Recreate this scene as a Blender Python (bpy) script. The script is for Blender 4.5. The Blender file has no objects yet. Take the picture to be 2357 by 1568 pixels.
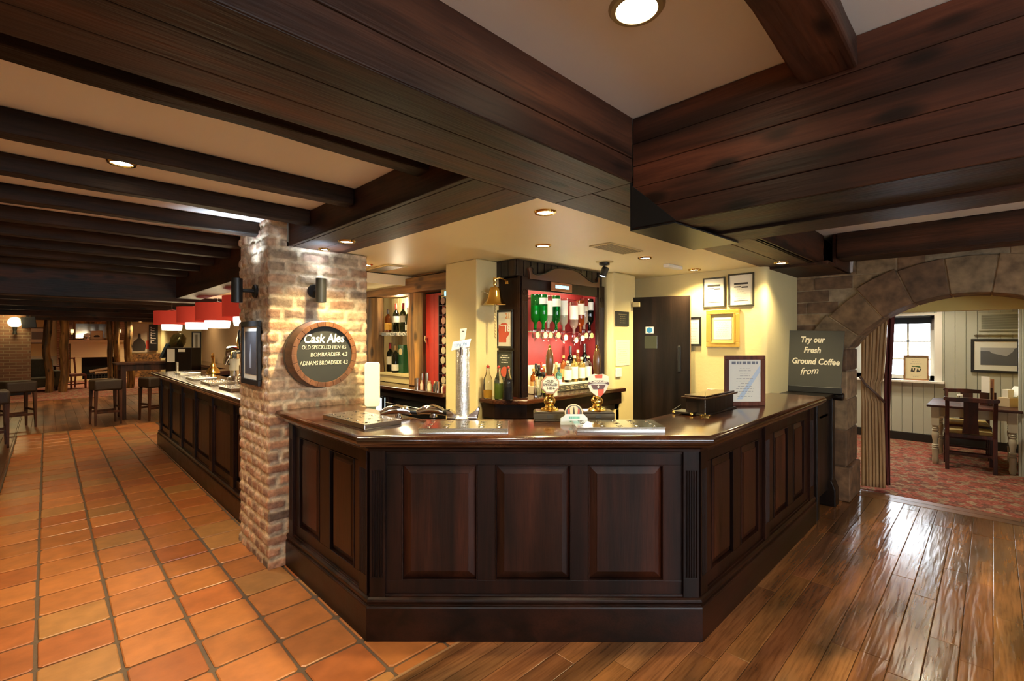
import bpy, bmesh, math, random
from mathutils import Vector, Matrix, noise
random.seed(7)
PI = math.pi
scn = bpy.context.scene
COL = scn.collection
# ------------------------------------------------------------------ camera
FOC, CXP, CYP, EYE = 1089.0, 1178.5, 780.0, 1.6
YAW = math.radians(45.43)          # angle of the view axis from world X
CA, SA = math.cos(YAW), math.sin(YAW)
cam = bpy.data.cameras.new('camera'); camo = bpy.data.objects.new('camera', cam)
COL.objects.link(camo); scn.camera = camo
camo.location = (0, 0, EYE)
camo.rotation_euler = (PI/2, 0, YAW - PI/2)
cam.sensor_width = 36.0; cam.lens = 36.0*FOC/2357.0
cam.shift_y = -(784.0-CYP)/2357.0
cam.clip_start = 0.02; cam.clip_end = 200
# ------------------------------------------------------------------ world, exposure
w = bpy.data.worlds.new('sky'); scn.world = w; w.use_nodes = True
bg = w.node_tree.nodes['Background']
bg.inputs[0].default_value = (0.84, 0.92, 1.0, 1); bg.inputs[1].default_value = 13.0
vs = scn.view_settings
vs.view_transform = 'Standard'; vs.look = 'None'; vs.gamma = 1; vs.use_curve_mapping = False
vs.exposure = 0.38
LAMP_POWER = 2.2

# ------------------------------------------------------------------ where things stand, read off the sight lines
def _ray(px, py):
    t = (px-CXP)/FOC
    return CA+t*SA, SA-t*CA, -(py-CYP)/FOC
def atz(px, py, z=0.0):
    r = _ray(px, py); k = (z-EYE)/r[2]; return Vector((r[0]*k, r[1]*k, z))
def atx(px, py, X):
    r = _ray(px, py); k = X/r[0]; return Vector((X, r[1]*k, EYE+r[2]*k))
def aty(px, py, Y):
    r = _ray(px, py); k = Y/r[1]; return Vector((r[0]*k, Y, EYE+r[2]*k))
def atd(px, py, d):
    r = _ray(px, py); return Vector((r[0]*d, r[1]*d, EYE+r[2]*d))

# ------------------------------------------------------------------ mesh building
class MB:
    def __init__(s, M=None): s.v = []; s.f = []; s.M = M or Matrix(); s.c = []; s.col = None
    def add(s, pts, faces, c=None):
        n = len(s.v)
        for p in pts: s.v.append(s.M @ Vector(p))
        for f in faces:
            s.f.append([n+i for i in f]); s.c.append(c if c is not None else s.col)
    def box(s, x0, x1, y0, y1, z0, z1, c=None):
        if x1 < x0: x0, x1 = x1, x0
        if y1 < y0: y0, y1 = y1, y0
        if z1 < z0: z0, z1 = z1, z0
        s.add([(x0,y0,z0),(x1,y0,z0),(x1,y1,z0),(x0,y1,z0),(x0,y0,z1),(x1,y0,z1),(x1,y1,z1),(x0,y1,z1)],
              [(0,3,2,1),(4,5,6,7),(0,1,5,4),(1,2,6,5),(2,3,7,6),(3,0,4,7)], c); return s
    def lathe(s, prof, cx=0, cy=0, n=24, c=None, axis='z', cz=0):
        pts = []; faces = []
        for r, z in prof:
            for k in range(n):
                a = 2*PI*k/n; u, v = max(r, 1e-5)*math.cos(a), max(r, 1e-5)*math.sin(a)
                if axis == 'z': pts.append((cx+u, cy+v, cz+z))
                elif axis == 'y': pts.append((cx+u, cy+z, cz+v))
                else: pts.append((cx+z, cy+u, cz+v))
        m = len(prof)
        for j in range(m-1):
            for k in range(n):
                a, b = j*n+k, j*n+(k+1) % n
                q = (a, b, b+n, a+n)
                faces.append(q if axis != 'y' else q[::-1])
        f0 = tuple(range(n))[::-1]; f1 = tuple((m-1)*n+k for k in range(n))
        faces.append(f0 if axis != 'y' else f0[::-1]); faces.append(f1 if axis != 'y' else f1[::-1])
        s.add(pts, faces, c); return s
    def cyl(s, cx, cy, z0, z1, r, n=20, r2=None, c=None):
        return s.lathe([(r, z0), (r if r2 is None else r2, z1)], cx, cy, n, c)
    def tube(s, path, r, n=8, c=None, closed=False):
        path = [Vector(p) for p in path]; m = len(path); pts = []; faces = []
        rr = r if isinstance(r, (list, tuple)) else [r]*m
        prev = None
        for i, p in enumerate(path):
            if closed: t = path[(i+1) % m]-path[i-1]
            else: t = path[min(i+1, m-1)]-path[max(i-1, 0)]
            t.normalize()
            if prev is None:
                u = t.orthogonal().normalized()
            else:
                u = (prev-t*prev.dot(t)); u = u.normalized() if u.length > 1e-6 else t.orthogonal().normalized()
            prev = u; v = t.cross(u)
            for k in range(n):
                a = 2*PI*k/n; pts.append(p+u*rr[i]*math.cos(a)+v*rr[i]*math.sin(a))
        mm = m if closed else m-1
        for i in range(mm):
            for k in range(n):
                a, b = i*n+k, i*n+(k+1) % n; a2, b2 = ((i+1) % m)*n+k, ((i+1) % m)*n+(k+1) % n
                faces.append((a, b, b2, a2))
        if not closed:
            faces.append(tuple(range(n))[::-1]); faces.append(tuple((m-1)*n+k for k in range(n)))
        s.add(pts, faces, c); return s
    def prism(s, poly, a, b, plane='xz', c=None):
        """poly in the given plane, extruded over the remaining axis from a to b"""
        n = len(poly); P = []
        for t in (a, b):
            for u, v in poly:
                P.append({'xz': (u, t, v), 'yz': (t, u, v), 'xy': (u, v, t)}[plane])
        F = [tuple(range(n)), tuple(range(n, 2*n))[::-1]]+[(i, i+n, (i+1) % n+n, (i+1) % n) for i in range(n)]
        s.add(P, F, c); return s
    def sphere(s, cx, cy, cz, r, n=16, m=10, sz=1.0, c=None):
        return s.lathe([(r*math.sin(PI*j/m), -r*sz*math.cos(PI*j/m)) for j in range(m+1)], cx, cy, n, c, 'z', cz)
    def build(s, name, mat, parent=None, bevel=0, smooth=False, seg=2, loc=None, rz=0, bang=0.7, label=None):
        me = bpy.data.meshes.new(name)
        me.from_pydata([tuple(v) for v in s.v], [], s.f); me.update()
        if any(c is not None for c in s.c):
            at = me.color_attributes.new('Col', 'FLOAT_COLOR', 'CORNER')
            for p, c in zip(me.polygons, s.c):
                c = c or (1, 1, 1)
                for li in p.loop_indices: at.data[li].color = (c[0], c[1], c[2], 1)
        bm = bmesh.new(); bm.from_mesh(me); bmesh.ops.recalc_face_normals(bm, faces=bm.faces); bm.to_mesh(me); bm.free()
        if smooth:
            me.polygons.foreach_set('use_smooth', [True]*len(me.polygons)); me.set_sharp_from_angle(angle=0.65)
        me.materials.append(mat)
        o = bpy.data.objects.new(name, me); COL.objects.link(o)
        if parent is not None: o.parent = parent
        if loc is not None: o.location = loc
        if rz: o.rotation_euler.z = rz
        if label: o['label'] = label
        if bevel:
            b = o.modifiers.new('bevel', 'BEVEL'); b.width = bevel; b.segments = seg; b.limit_method = 'ANGLE'; b.angle_limit = bang
            b.harden_normals = False
        return o
def thing(name, label, cat, loc=(0, 0, 0), rz=0, group=None):
    o = bpy.data.objects.new(name, None); COL.objects.link(o); o.empty_display_size = .05
    o.location = loc; o.rotation_euler = (0, 0, rz); o['label'] = label; o['category'] = cat
    if group: o['group'] = group
    return o
def tag(o, label, cat, group=None):
    o['label'] = label; o['category'] = cat
    if group: o['group'] = group
    return o
def struct(o): o['kind'] = 'structure'; return o
def dup(root, loc, rz=None, label=None, group=None):
    r = root.copy(); COL.objects.link(r); r.location = loc
    if rz is not None: r.rotation_euler = (r.rotation_euler[0], r.rotation_euler[1], rz)
    if label: r['label'] = label
    if group: r['group'] = group
    for ch in list(root.children):
        c = ch.copy(); COL.objects.link(c); c.parent = r
        for g in list(ch.children):
            d = g.copy(); COL.objects.link(d); d.parent = c
    return r
def F(px, nx):  # frame at a point facing a plan direction: local x = viewer's right, local y = away from viewer
    return Matrix.Translation(px) @ Matrix.Rotation(nx, 4, 'Z')
FACE_Y, FACE_X, FACE_D = 0.0, -PI/2, -PI/4   # things facing -Y, -X and the camera's diagonal
def text(s, mat, parent, size, loc, name='lettering', shear=0.0, sx=1.0, bold=0.0, align='CENTER', ext=0.0008, space=1.0, rx=PI/2, rz=0.0, ry=0.0, label=None):
    cu = bpy.data.curves.new(name, 'FONT'); cu.body = s; cu.size = size; cu.shear = shear; cu.offset = bold
    cu.extrude = ext; cu.align_x = align; cu.align_y = 'CENTER'; cu.space_character = space; cu.resolution_u = 3
    tmp = bpy.data.objects.new('tmp', cu); COL.objects.link(tmp)
    me = bpy.data.meshes.new_from_object(tmp); bpy.data.objects.remove(tmp); bpy.data.curves.remove(cu)
    me.name = name; me.materials.clear(); me.materials.append(mat)
    o = bpy.data.objects.new(name, me); COL.objects.link(o); o.parent = parent
    o.location = loc; o.rotation_euler = (rx, ry, rz); o.scale = (sx, 1, 1)
    if label: o['label'] = label
    return o

# ------------------------------------------------------------------ materials
def newmat(name):
    m = bpy.data.materials.new(name); m.use_nodes = True; nt = m.node_tree
    return m, nt, nt.nodes['Principled BSDF']
def N(nt, t, **kw):
    n = nt.nodes.new(t)
    for k, v in kw.items():
        if isinstance(k, str) and hasattr(n, k): setattr(n, k, v)
    return n
def plain(name, col, rough=.5, metal=0.0, emit=0, trans=0, var=0.0, vscale=8, bump=0.0, bscale=60, coat=0, ior=None, emcol=None, alpha=1):
    m, nt, b = newmat(name)
    b.inputs['Base Color'].default_value = (*col, 1); b.inputs['Roughness'].default_value = rough; b.inputs['Metallic'].default_value = metal
    if coat: b.inputs['Coat Weight'].default_value = coat; b.inputs['Coat Roughness'].default_value = .12
    if trans: b.inputs['Transmission Weight'].default_value = trans
    if ior: b.inputs['IOR'].default_value = ior
    if emit: b.inputs['Emission Color'].default_value = (*(emcol or col), 1); b.inputs['Emission Strength'].default_value = emit
    tc = N(nt, 'ShaderNodeTexCoord')
    if var:
        nz = N(nt, 'ShaderNodeTexNoise'); nz.inputs['Scale'].default_value = vscale; nz.inputs['Detail'].default_value = 5
        nt.links.new(tc.outputs['Object'], nz.inputs['Vector'])
        mx = N(nt, 'ShaderNodeMix', data_type='RGBA')
        mx.inputs[6].default_value = (*[c*(1-var) for c in col], 1); mx.inputs[7].default_value = (*[min(1, c*(1+var)) for c in col], 1)
        nt.links.new(nz.outputs['Fac'], mx.inputs[0]); nt.links.new(mx.outputs[2], b.inputs['Base Color'])
    if bump:
        n2 = N(nt, 'ShaderNodeTexNoise'); n2.inputs['Scale'].default_value = bscale; n2.inputs['Detail'].default_value = 4
        nt.links.new(tc.outputs['Object'], n2.inputs['Vector'])
        bp = N(nt, 'ShaderNodeBump'); bp.inputs['Strength'].default_value = bump; bp.inputs['Distance'].default_value = .01
        nt.links.new(n2.outputs['Fac'], bp.inputs['Height']); nt.links.new(bp.outputs[0], b.inputs['Normal'])
    return m
def wood(name, dark, light, axis='z', rough=.4, gs=3.0, fine=40.0, bump=.25, coat=0.0, knots=False, attr=False, wave=0, spec=.5, rvar=.15):
    """grain runs along the axis"""
    m, nt, b = newmat(name); L = nt.links.new
    tc = N(nt, 'ShaderNodeTexCoord'); mp = N(nt, 'ShaderNodeMapping'); k = .06
    mp.inputs['Scale'].default_value = {'x': (k, 1, 1), 'y': (1, k, 1), 'z': (1, 1, k)}[axis]
    L(tc.outputs['Object'], mp.inputs['Vector'])
    n1 = N(nt, 'ShaderNodeTexNoise'); n1.inputs['Scale'].default_value = gs*4; n1.inputs['Detail'].default_value = 7; n1.inputs['Distortion'].default_value = .8
    L(mp.outputs[0], n1.inputs['Vector'])
    n2 = N(nt, 'ShaderNodeTexNoise'); n2.inputs['Scale'].default_value = fine*3; n2.inputs['Detail'].default_value = 3
    L(mp.outputs[0], n2.inputs['Vector'])
    r = N(nt, 'ShaderNodeValToRGB'); r.color_ramp.elements[0].position = .33; r.color_ramp.elements[1].position = .68
    r.color_ramp.elements[0].color = (*dark, 1); r.color_ramp.elements[1].color = (*light, 1)
    L(n1.outputs['Fac'], r.inputs[0])
    mx = N(nt, 'ShaderNodeMix', data_type='RGBA', blend_type='MULTIPLY'); mx.inputs[0].default_value = .55
    r2 = N(nt, 'ShaderNodeValToRGB'); r2.color_ramp.elements[0].position = .3; r2.color_ramp.elements[1].position = .55
    r2.color_ramp.elements[0].color = (.35, .3, .28, 1)
    L(n2.outputs['Fac'], r2.inputs[0]); L(r.outputs[0], mx.inputs[6]); L(r2.outputs[0], mx.inputs[7])
    out = mx.outputs[2]
    # broad uneven stain
    n3 = N(nt, 'ShaderNodeTexNoise'); n3.inputs['Scale'].default_value = 2.6; n3.inputs['Detail'].default_value = 6
    mp3 = N(nt, 'ShaderNodeMapping'); mp3.inputs['Scale'].default_value = {'x': (.5, 1.6, 1.6), 'y': (1.6, .5, 1.6), 'z': (1.6, 1.6, .5)}[axis]
    L(tc.outputs['Object'], mp3.inputs['Vector']); L(mp3.outputs[0], n3.inputs['Vector'])
    r3 = N(nt, 'ShaderNodeValToRGB'); r3.color_ramp.elements[0].position = .35; r3.color_ramp.elements[1].position = .65
    r3.color_ramp.elements[0].color = (.35, .36, .40, 1); r3.color_ramp.elements[1].color = (1.45, 1.2, 1.0, 1)
    L(n3.outputs['Fac'], r3.inputs[0])
    m3 = N(nt, 'ShaderNodeMix', data_type='RGBA', blend_type='MULTIPLY'); m3.inputs[0].default_value = .8
    L(out, m3.inputs[6]); L(r3.outputs[0], m3.inputs[7]); out = m3.outputs[2]
    if knots:
        vo = N(nt, 'ShaderNodeTexVoronoi'); vo.inputs['Scale'].default_value = 5.5
        mk = N(nt, 'ShaderNodeMapping'); mk.inputs['Scale'].default_value = {'x': (.6, 1.5, 1.5), 'y': (1.5, .6, 1.5), 'z': (1.5, 1.5, .6)}[axis]
        L(tc.outputs['Object'], mk.inputs['Vector']); L(mk.outputs[0], vo.inputs['Vector'])
        rk = N(nt, 'ShaderNodeValToRGB'); rk.color_ramp.elements[0].position = .14; rk.color_ramp.elements[1].position = .27
        rk.color_ramp.elements[0].color = (.12, .12, .12, 1)
        L(vo.outputs['Distance'], rk.inputs[0])
        m4 = N(nt, 'ShaderNodeMix', data_type='RGBA', blend_type='MULTIPLY'); m4.inputs[0].default_value = .9
        L(out, m4.inputs[6]); L(rk.outputs[0], m4.inputs[7]); out = m4.outputs[2]
    if attr:
        at = N(nt, 'ShaderNodeAttribute'); at.attribute_name = 'Col'
        m5 = N(nt, 'ShaderNodeMix', data_type='RGBA', blend_type='MULTIPLY'); m5.inputs[0].default_value = 1
        L(out, m5.inputs[6]); L(at.outputs['Color'], m5.inputs[7]); out = m5.outputs[2]
    L(out, b.inputs['Base Color'])
    mr = N(nt, 'ShaderNodeMapRange'); mr.inputs['To Min'].default_value = rough-rvar/2; mr.inputs['To Max'].default_value = rough+rvar
    L(n1.outputs['Fac'], mr.inputs[0]); L(mr.outputs[0], b.inputs['Roughness'])
    b.inputs['Specular IOR Level'].default_value = spec
    if coat: b.inputs['Coat Weight'].default_value = coat; b.inputs['Coat Roughness'].default_value = .15
    bp = N(nt, 'ShaderNodeBump'); bp.inputs['Strength'].default_value = bump; bp.inputs['Distance'].default_value = .004
    h = n2.outputs['Fac']
    if wave:
        nw = N(nt, 'ShaderNodeTexNoise'); nw.inputs['Scale'].default_value = 9; nw.inputs['Detail'].default_value = 1; nw.inputs['Distortion'].default_value = .6
        mw = N(nt, 'ShaderNodeMapping'); mw.inputs['Scale'].default_value = {'x': (.35, 3.2, 1), 'y': (3.2, .35, 1), 'z': (3, 3, .3)}[axis]
        L(tc.outputs['Object'], mw.inputs['Vector']); L(mw.outputs[0], nw.inputs['Vector'])
        ad = N(nt, 'ShaderNodeMath', operation='MULTIPLY_ADD'); ad.inputs[1].default_value = wave
        L(nw.outputs['Fac'], ad.inputs[0]); L(n2.outputs['Fac'], ad.inputs[2]); h = ad.outputs[0]
    L(h, bp.inputs['Height']); L(bp.outputs[0], b.inputs['Normal'])
    return m
def masonry(name, rough=.85, bump=.6, scale=55, mottled=.35, coat=0):
    """colours come from each brick's or tile's own colour attribute, broken up by noise"""
    m, nt, b = newmat(name); L = nt.links.new
    tc = N(nt, 'ShaderNodeTexCoord'); at = N(nt, 'ShaderNodeAttribute'); at.attribute_name = 'Col'
    n1 = N(nt, 'ShaderNodeTexNoise'); n1.inputs['Scale'].default_value = scale*.5; n1.inputs['Detail'].default_value = 7
    L(tc.outputs['Object'], n1.inputs['Vector'])
    r = N(nt, 'ShaderNodeValToRGB'); r.color_ramp.elements[0].position = .3; r.color_ramp.elements[1].position = .7
    r.color_ramp.elements[0].color = (1-mottled, 1-mottled, 1-mottled, 1); r.color_ramp.elements[1].color = (1+mottled*.5, 1+mottled*.5, 1+mottled*.5, 1)
    L(n1.outputs['Fac'], r.inputs[0])
    mx = N(nt, 'ShaderNodeMix', data_type='RGBA', blend_type='MULTIPLY'); mx.inputs[0].default_value = 1
    L(at.outputs['Color'], mx.inputs[6]); L(r.outputs[0], mx.inputs[7]); L(mx.outputs[2], b.inputs['Base Color'])
    b.inputs['Roughness'].default_value = rough
    if coat: b.inputs['Coat Weight'].default_value = coat; b.inputs['Coat Roughness'].default_value = .25
    n2 = N(nt, 'ShaderNodeTexNoise'); n2.inputs['Scale'].default_value = scale; n2.inputs['Detail'].default_value = 6
    L(tc.outputs['Object'], n2.inputs['Vector'])
    bp = N(nt, 'ShaderNodeBump'); bp.inputs['Strength'].default_value = bump; bp.inputs['Distance'].default_value = .006
    L(n2.outputs['Fac'], bp.inputs['Height']); L(bp.outputs[0], b.inputs['Normal'])
    return m
def bricktex(name, c1, c2, mortar, axis):
    m, nt, b = newmat(name); L = nt.links.new
    tc = N(nt, 'ShaderNodeTexCoord'); sp = N(nt, 'ShaderNodeSeparateXYZ'); cb = N(nt, 'ShaderNodeCombineXYZ')
    L(tc.outputs['Object'], sp.inputs[0]); L(sp.outputs['X' if axis == 'x' else 'Y'], cb.inputs[0]); L(sp.outputs['Z'], cb.inputs[1])
    bt = N(nt, 'ShaderNodeTexBrick'); bt.inputs['Scale'].default_value = 1
    bt.inputs['Brick Width'].default_value = .24; bt.inputs['Row Height'].default_value = .085; bt.inputs['Mortar Size'].default_value = .01
    bt.inputs['Color1'].default_value = (*c1, 1); bt.inputs['Color2'].default_value = (*c2, 1); bt.inputs['Mortar'].default_value = (*mortar, 1)
    L(cb.outputs[0], bt.inputs['Vector']); L(bt.outputs[0], b.inputs['Base Color']); b.inputs['Roughness'].default_value = .9
    bp = N(nt, 'ShaderNodeBump'); bp.inputs['Strength'].default_value = .6; bp.inputs['Distance'].default_value = .01; bp.invert = True
    L(bt.outputs[1], bp.inputs['Height']); L(bp.outputs[0], b.inputs['Normal'])
    return m
def carpet_mat():
    m, nt, b = newmat('carpet_red'); L = nt.links.new
    tc = N(nt, 'ShaderNodeTexCoord')
    vo = N(nt, 'ShaderNodeTexVoronoi'); vo.inputs['Scale'].default_value = 16; vo.inputs['Randomness'].default_value = .8
    L(tc.outputs['Object'], vo.inputs['Vector'])
    r = N(nt, 'ShaderNodeValToRGB'); r.color_ramp.interpolation = 'CONSTANT'
    e = r.color_ramp.elements; e[0].color = (.34, .11, .08, 1); e[1].position = .3; e[1].color = (.32, .20, .14, 1)
    for p, c in ((.48, (.22, .10, .08)), (.62, (.40, .13, .10)), (.8, (.36, .25, .17))):
        x = e.new(p); x.color = (*c, 1)
    sp = N(nt, 'ShaderNodeSeparateColor'); L(vo.outputs['Color'], sp.inputs[0]); L(sp.outputs[0], r.inputs[0])
    nz = N(nt, 'ShaderNodeTexNoise'); nz.inputs['Scale'].default_value = 45; L(tc.outputs['Object'], nz.inputs['Vector'])
    r2 = N(nt, 'ShaderNodeValToRGB'); r2.color_ramp.elements[0].position = .35; r2.color_ramp.elements[1].position = .65
    r2.color_ramp.elements[0].color = (.55, .5, .5, 1)
    L(nz.outputs['Fac'], r2.inputs[0])
    mx = N(nt, 'ShaderNodeMix', data_type='RGBA', blend_type='MULTIPLY'); mx.inputs[0].default_value = 1
    L(r.outputs[0], mx.inputs[6]); L(r2.outputs[0], mx.inputs[7]); L(mx.outputs[2], b.inputs['Base Color'])
    b.inputs['Roughness'].default_value = .95; b.inputs['Specular IOR Level'].default_value = .1
    return m
BD, BL = (.013, .006, .004), (.085, .032, .015)
M = {}
M['beam_x'] = wood('oak_beam_x', BD, BL, 'x', .5, 2.2, 30, .5, knots=True, spec=.3)
M['beam_y'] = wood('oak_beam_y', BD, BL, 'y', .5, 2.2, 30, .5, knots=True, spec=.3)
M['beam_face'] = wood('oak_board_y', (.020, .009, .006), (.15, .050, .026), 'y', .42, 2.0, 25, .35, knots=True, spec=.4)
M['joist'] = wood('oak_joist', (.012, .008, .006), (.045, .024, .014), 'x', .6, 2.2, 30, .5, spec=.2)
M['cnt'] = wood('mahogany_z', (.006, .0025, .0018), (.026, .008, .0045), 'z', .34, 2.5, 40, .12, coat=.0, spec=.28)
M['cnt_top'] = wood('mahogany_top', (.025, .008, .004), (.075, .026, .010), 'x', .16, 2.0, 40, .05, coat=.6, rvar=.05)
M['cnt_panel'] = wood('mahogany_panel', (.010, .0035, .0022), (.050, .014, .0065), 'z', .32, 2.5, 40, .12, coat=.0, spec=.32)
M['plinth'] = wood('mahogany_x', (.007, .003, .002), (.028, .0085, .0045), 'x', .3, 2.5, 40, .1, coat=.0, spec=.3)
M['rustic'] = wood('rustic_oak', (.07, .035, .012), (.46, .26, .08), 'z', .6, 2.5, 14, .8, knots=True)
M['rustic_y'] = wood('rustic_oak_y', (.08, .04, .015), (.44, .25, .085), 'y', .6, 2.5, 14, .8, knots=True)
M['black_oak'] = wood('black_oak', (.005, .003, .0025), (.017, .009, .006), 'z', .35, 2.5, 30, .3, coat=.05, spec=.35)
M['floor_wood'] = wood('oak_floor', (.135, .062, .025), (.31, .155, .062), 'x', .20, 1.6, 26, .2, attr=True, wave=4, coat=.3, rvar=.06)
M['floor_wood_y'] = wood('oak_floor_y', (.13, .055, .022), (.28, .13, .05), 'y', .3, 1.6, 26, .2, attr=True)
M['furn'] = wood('chair_mahogany', (.025, .007, .004), (.085, .022, .010), 'z', .42, 3, 40, .1, coat=.05, spec=.35)
M['lining'] = plain('crimson_lining', (.23, .012, .012), .6, var=.08)
M['stoolwood'] = wood('stool_wood', (.04, .016, .008), (.11, .042, .018), 'z', .5, 3, 40, .15, spec=.3)
M['pine'] = wood('pine_frame', (.30, .16, .07), (.5, .30, .14), 'x', .45, 3, 40, .1)
M['sage'] = plain('sage_paint', (.50, .46, .34), .45, var=.1)
M['plaster'] = plain('ceiling_plaster', (.80, .76, .70), .8, var=.04, vscale=2, bump=.15, bscale=14)
M['cream'] = plain('cream_wall', (.68, .56, .28), .75, var=.04, vscale=3, bump=.2, bscale=25)
M['barceil'] = plain('bar_ceiling_paint', (.84, .73, .45), .45, var=.04, vscale=3, bump=.15, bscale=12)
M['pinkwall'] = plain('peach_wall', (.72, .50, .30), .75, var=.04)
M['yellow'] = plain('mustard_wall', (.66, .48, .14), .7, var=.04)
M['panelgreen'] = plain('grey_green_boarding', (.47, .49, .43), .5, var=.05, vscale=5)
M['brick'] = masonry('old_brick', .9, .9, 60, .4)
M['stone'] = masonry('old_stone', .75, .9, 22, .55)
M['tile'] = masonry('terracotta', .38, .25, 18, .22, coat=.08)
M['grout'] = plain('grout', (.12, .08, .05), .9, var=.2, bump=.4)
M['brick_x'] = bricktex('brick_wall_x', (.30, .15, .09), (.20, .11, .07), (.34, .25, .16), 'x')
M['brick_y'] = bricktex('brick_wall_y', (.30, .15, .09), (.20, .11, .07), (.34, .25, .16), 'y')
M['steel'] = plain('brushed_steel', (.78, .77, .74), .16, 1.0, bump=.04, bscale=200)
M['chrome'] = plain('chrome', (.85, .85, .85), .08, 1.0)
M['hammered'] = plain('hammered_steel', (.75, .76, .76), .22, 1.0, bump=.5, bscale=130)
M['brass'] = plain('brass', (.80, .54, .16), .16, 1.0)
M['ring'] = plain('antique_brass_ring', (.42, .34, .20), .45, .6)
M['gold'] = plain('gilt', (.72, .46, .10), .38, .7, bump=.2, bscale=60)
M['black'] = plain('black_paint', (.012, .012, .012), .4)
M['blackm'] = plain('black_satin', (.02, .02, .02), .35, .3)
M['hole'] = plain('dark_hollow', (.006, .005, .004), .9)
M['chalk'] = plain('chalkboard', (.032, .034, .030), .7, var=.25, vscale=6)
M['signgrey'] = plain('sign_board', (.055, .053, .040), .55, var=.05)
M['white'] = plain('white_paint', (.82, .80, .75), .5)
M['chalkwhite'] = plain('chalk_white', (.85, .84, .78), .8)
M['cream_letter'] = plain('cream_lettering', (.80, .74, .56), .6)
M['paper'] = plain('paper', (.80, .77, .66), .6, var=.04)
M['ink'] = plain('ink', (.05, .045, .04), .7)
M['greyink'] = plain('grey_ink', (.35, .34, .31), .7)
M['red'] = plain('red_paint', (.40, .028, .018), .5, var=.08)
M['redprint'] = plain('red_print', (.62, .10, .06), .5)
M['shade_red'] = plain('red_lampshade', (.55, .05, .03), .8, emit=.25, emcol=(.55, .04, .02))
M['shade_white'] = plain('glowing_diffuser', (1, .95, .85), .6, emit=4.5, emcol=(1, .93, .80))
M['bulb'] = plain('lamp_bulb', (1, .9, .7), .5, emit=30, emcol=(1, .86, .55))
M['bulb_cool'] = plain('cool_lamp_lens', (.8, .9, 1), .5, emit=14, emcol=(.72, .86, 1))
M['display'] = plain('blue_display', (.1, .5, .9), .4, emit=3, emcol=(.2, .75, 1))
M['glass'] = plain('clear_glass', (.96, .97, .95), .02, trans=1, ior=1.45)
M['pane'] = plain('window_pane', (1, 1, 1), .0, trans=1, ior=1.01)
M['cloth'] = plain('curtain_cloth', (.42, .26, .12), .9, var=.12, vscale=20)
M['redcloth'] = plain('curtain_lining', (.10, .018, .014), .9)
M['leather'] = plain('brown_leather', (.032, .016, .007), .55, var=.2, bump=.2)
M['tartan'] = plain('grey_tartan', (.09, .09, .065), .9, var=.4, vscale=30)
M['seatpad'] = plain('yellow_seat_fabric', (.50, .38, .15), .8, var=.1)
M['barrel'] = wood('barrel_oak', (.045, .022, .012), (.15, .075, .035), 'y', .5, 3, 30, .3)
M['barrelrim'] = wood('barrel_rim', (.12, .05, .02), (.26, .12, .05), 'z', .45, 3, 30, .2)
M['carpet'] = carpet_mat()
def colmat(name, col, **k):
    if name not in M: M[name] = plain(name, col, **k)
    return M[name]
# ================================================================== STRUCTURE
ZB = 2.26        # underside of the bar canopy and its big beams
ZL = 2.44        # left ceiling
ZR = 2.53        # ceiling over the viewer
PX, PY = 1.105, 3.523   # brick pillar's corner

def slab(name, mat, *b, **k):
    m = MB()
    for q in b: m.box(*q)
    return struct(m.build(name, mat, **k))
# ---- floors
def tiles():
    m = MB(); rnd = random.Random(3)
    xs = [-.345+.307*k for k in range(0, 8)]; g = .006
    y = 3.252-.3*5
    while y < 11.25:
        for i in range(len(xs)-1):
            x0, x1, y0, y1 = xs[i]+g, xs[i+1]-g, max(y, 1.975)+g, min(y+.3, 11.3)-g
            if y1-y0 < .02 or x0 > 1.25 and y > 2.4: continue
            t = rnd.random(); s = .82+.3*rnd.random()
            base = (.46, .165, .045) if t < .6 else ((.42, .13, .036) if t < .85 else (.42, .195, .06))
            c = tuple(v*s for v in base)
            j = lambda: rnd.uniform(-.003, .003)
            zt = [-.001+rnd.uniform(-.0012, .0012) for _ in range(4)]
            b_ = .006
            P = [(x0+j(), y0+j()), (x1+j(), y0+j()), (x1+j(), y1+j()), (x0+j(), y1+j())]
            # octagonal tile with eased corners and edges
            def ring(off, dz):
                R = []
                for k in range(4):
                    p = Vector(P[k]); a = Vector(P[k-1]); q = Vector(P[(k+1) % 4])
                    cx_ = (Vector(P[0])+Vector(P[2]))*.5
                    u = (a-p).normalized(); v = (q-p).normalized()
                    for e, f in ((u, v), (v, u)):
                        w_ = p+e*.016+f*.002+(u+v)*off
                        R.append((w_.x, w_.y, zt[k]+dz))
                return R
            r0, r1, r2 = ring(0, -.012), ring(0, -.004), ring(.005, 0)
            pts = r0+r1+r2; F_ = []
            for a in (0, 8):
                for k in range(8): F_.append((a+k, a+(k+1) % 8, a+8+(k+1) % 8, a+8+k))
            F_.append(tuple(range(16, 24)))
            m.add(pts, F_, c)
        y += .3
    return m
o = struct(tiles().build('floor', M['tile']))
fb = MB(); fb.box(-3.2, 10.4, -4.2, 27.2, -.12, -.009)
o2 = struct(fb.build('floor', M['grout']))
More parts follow.
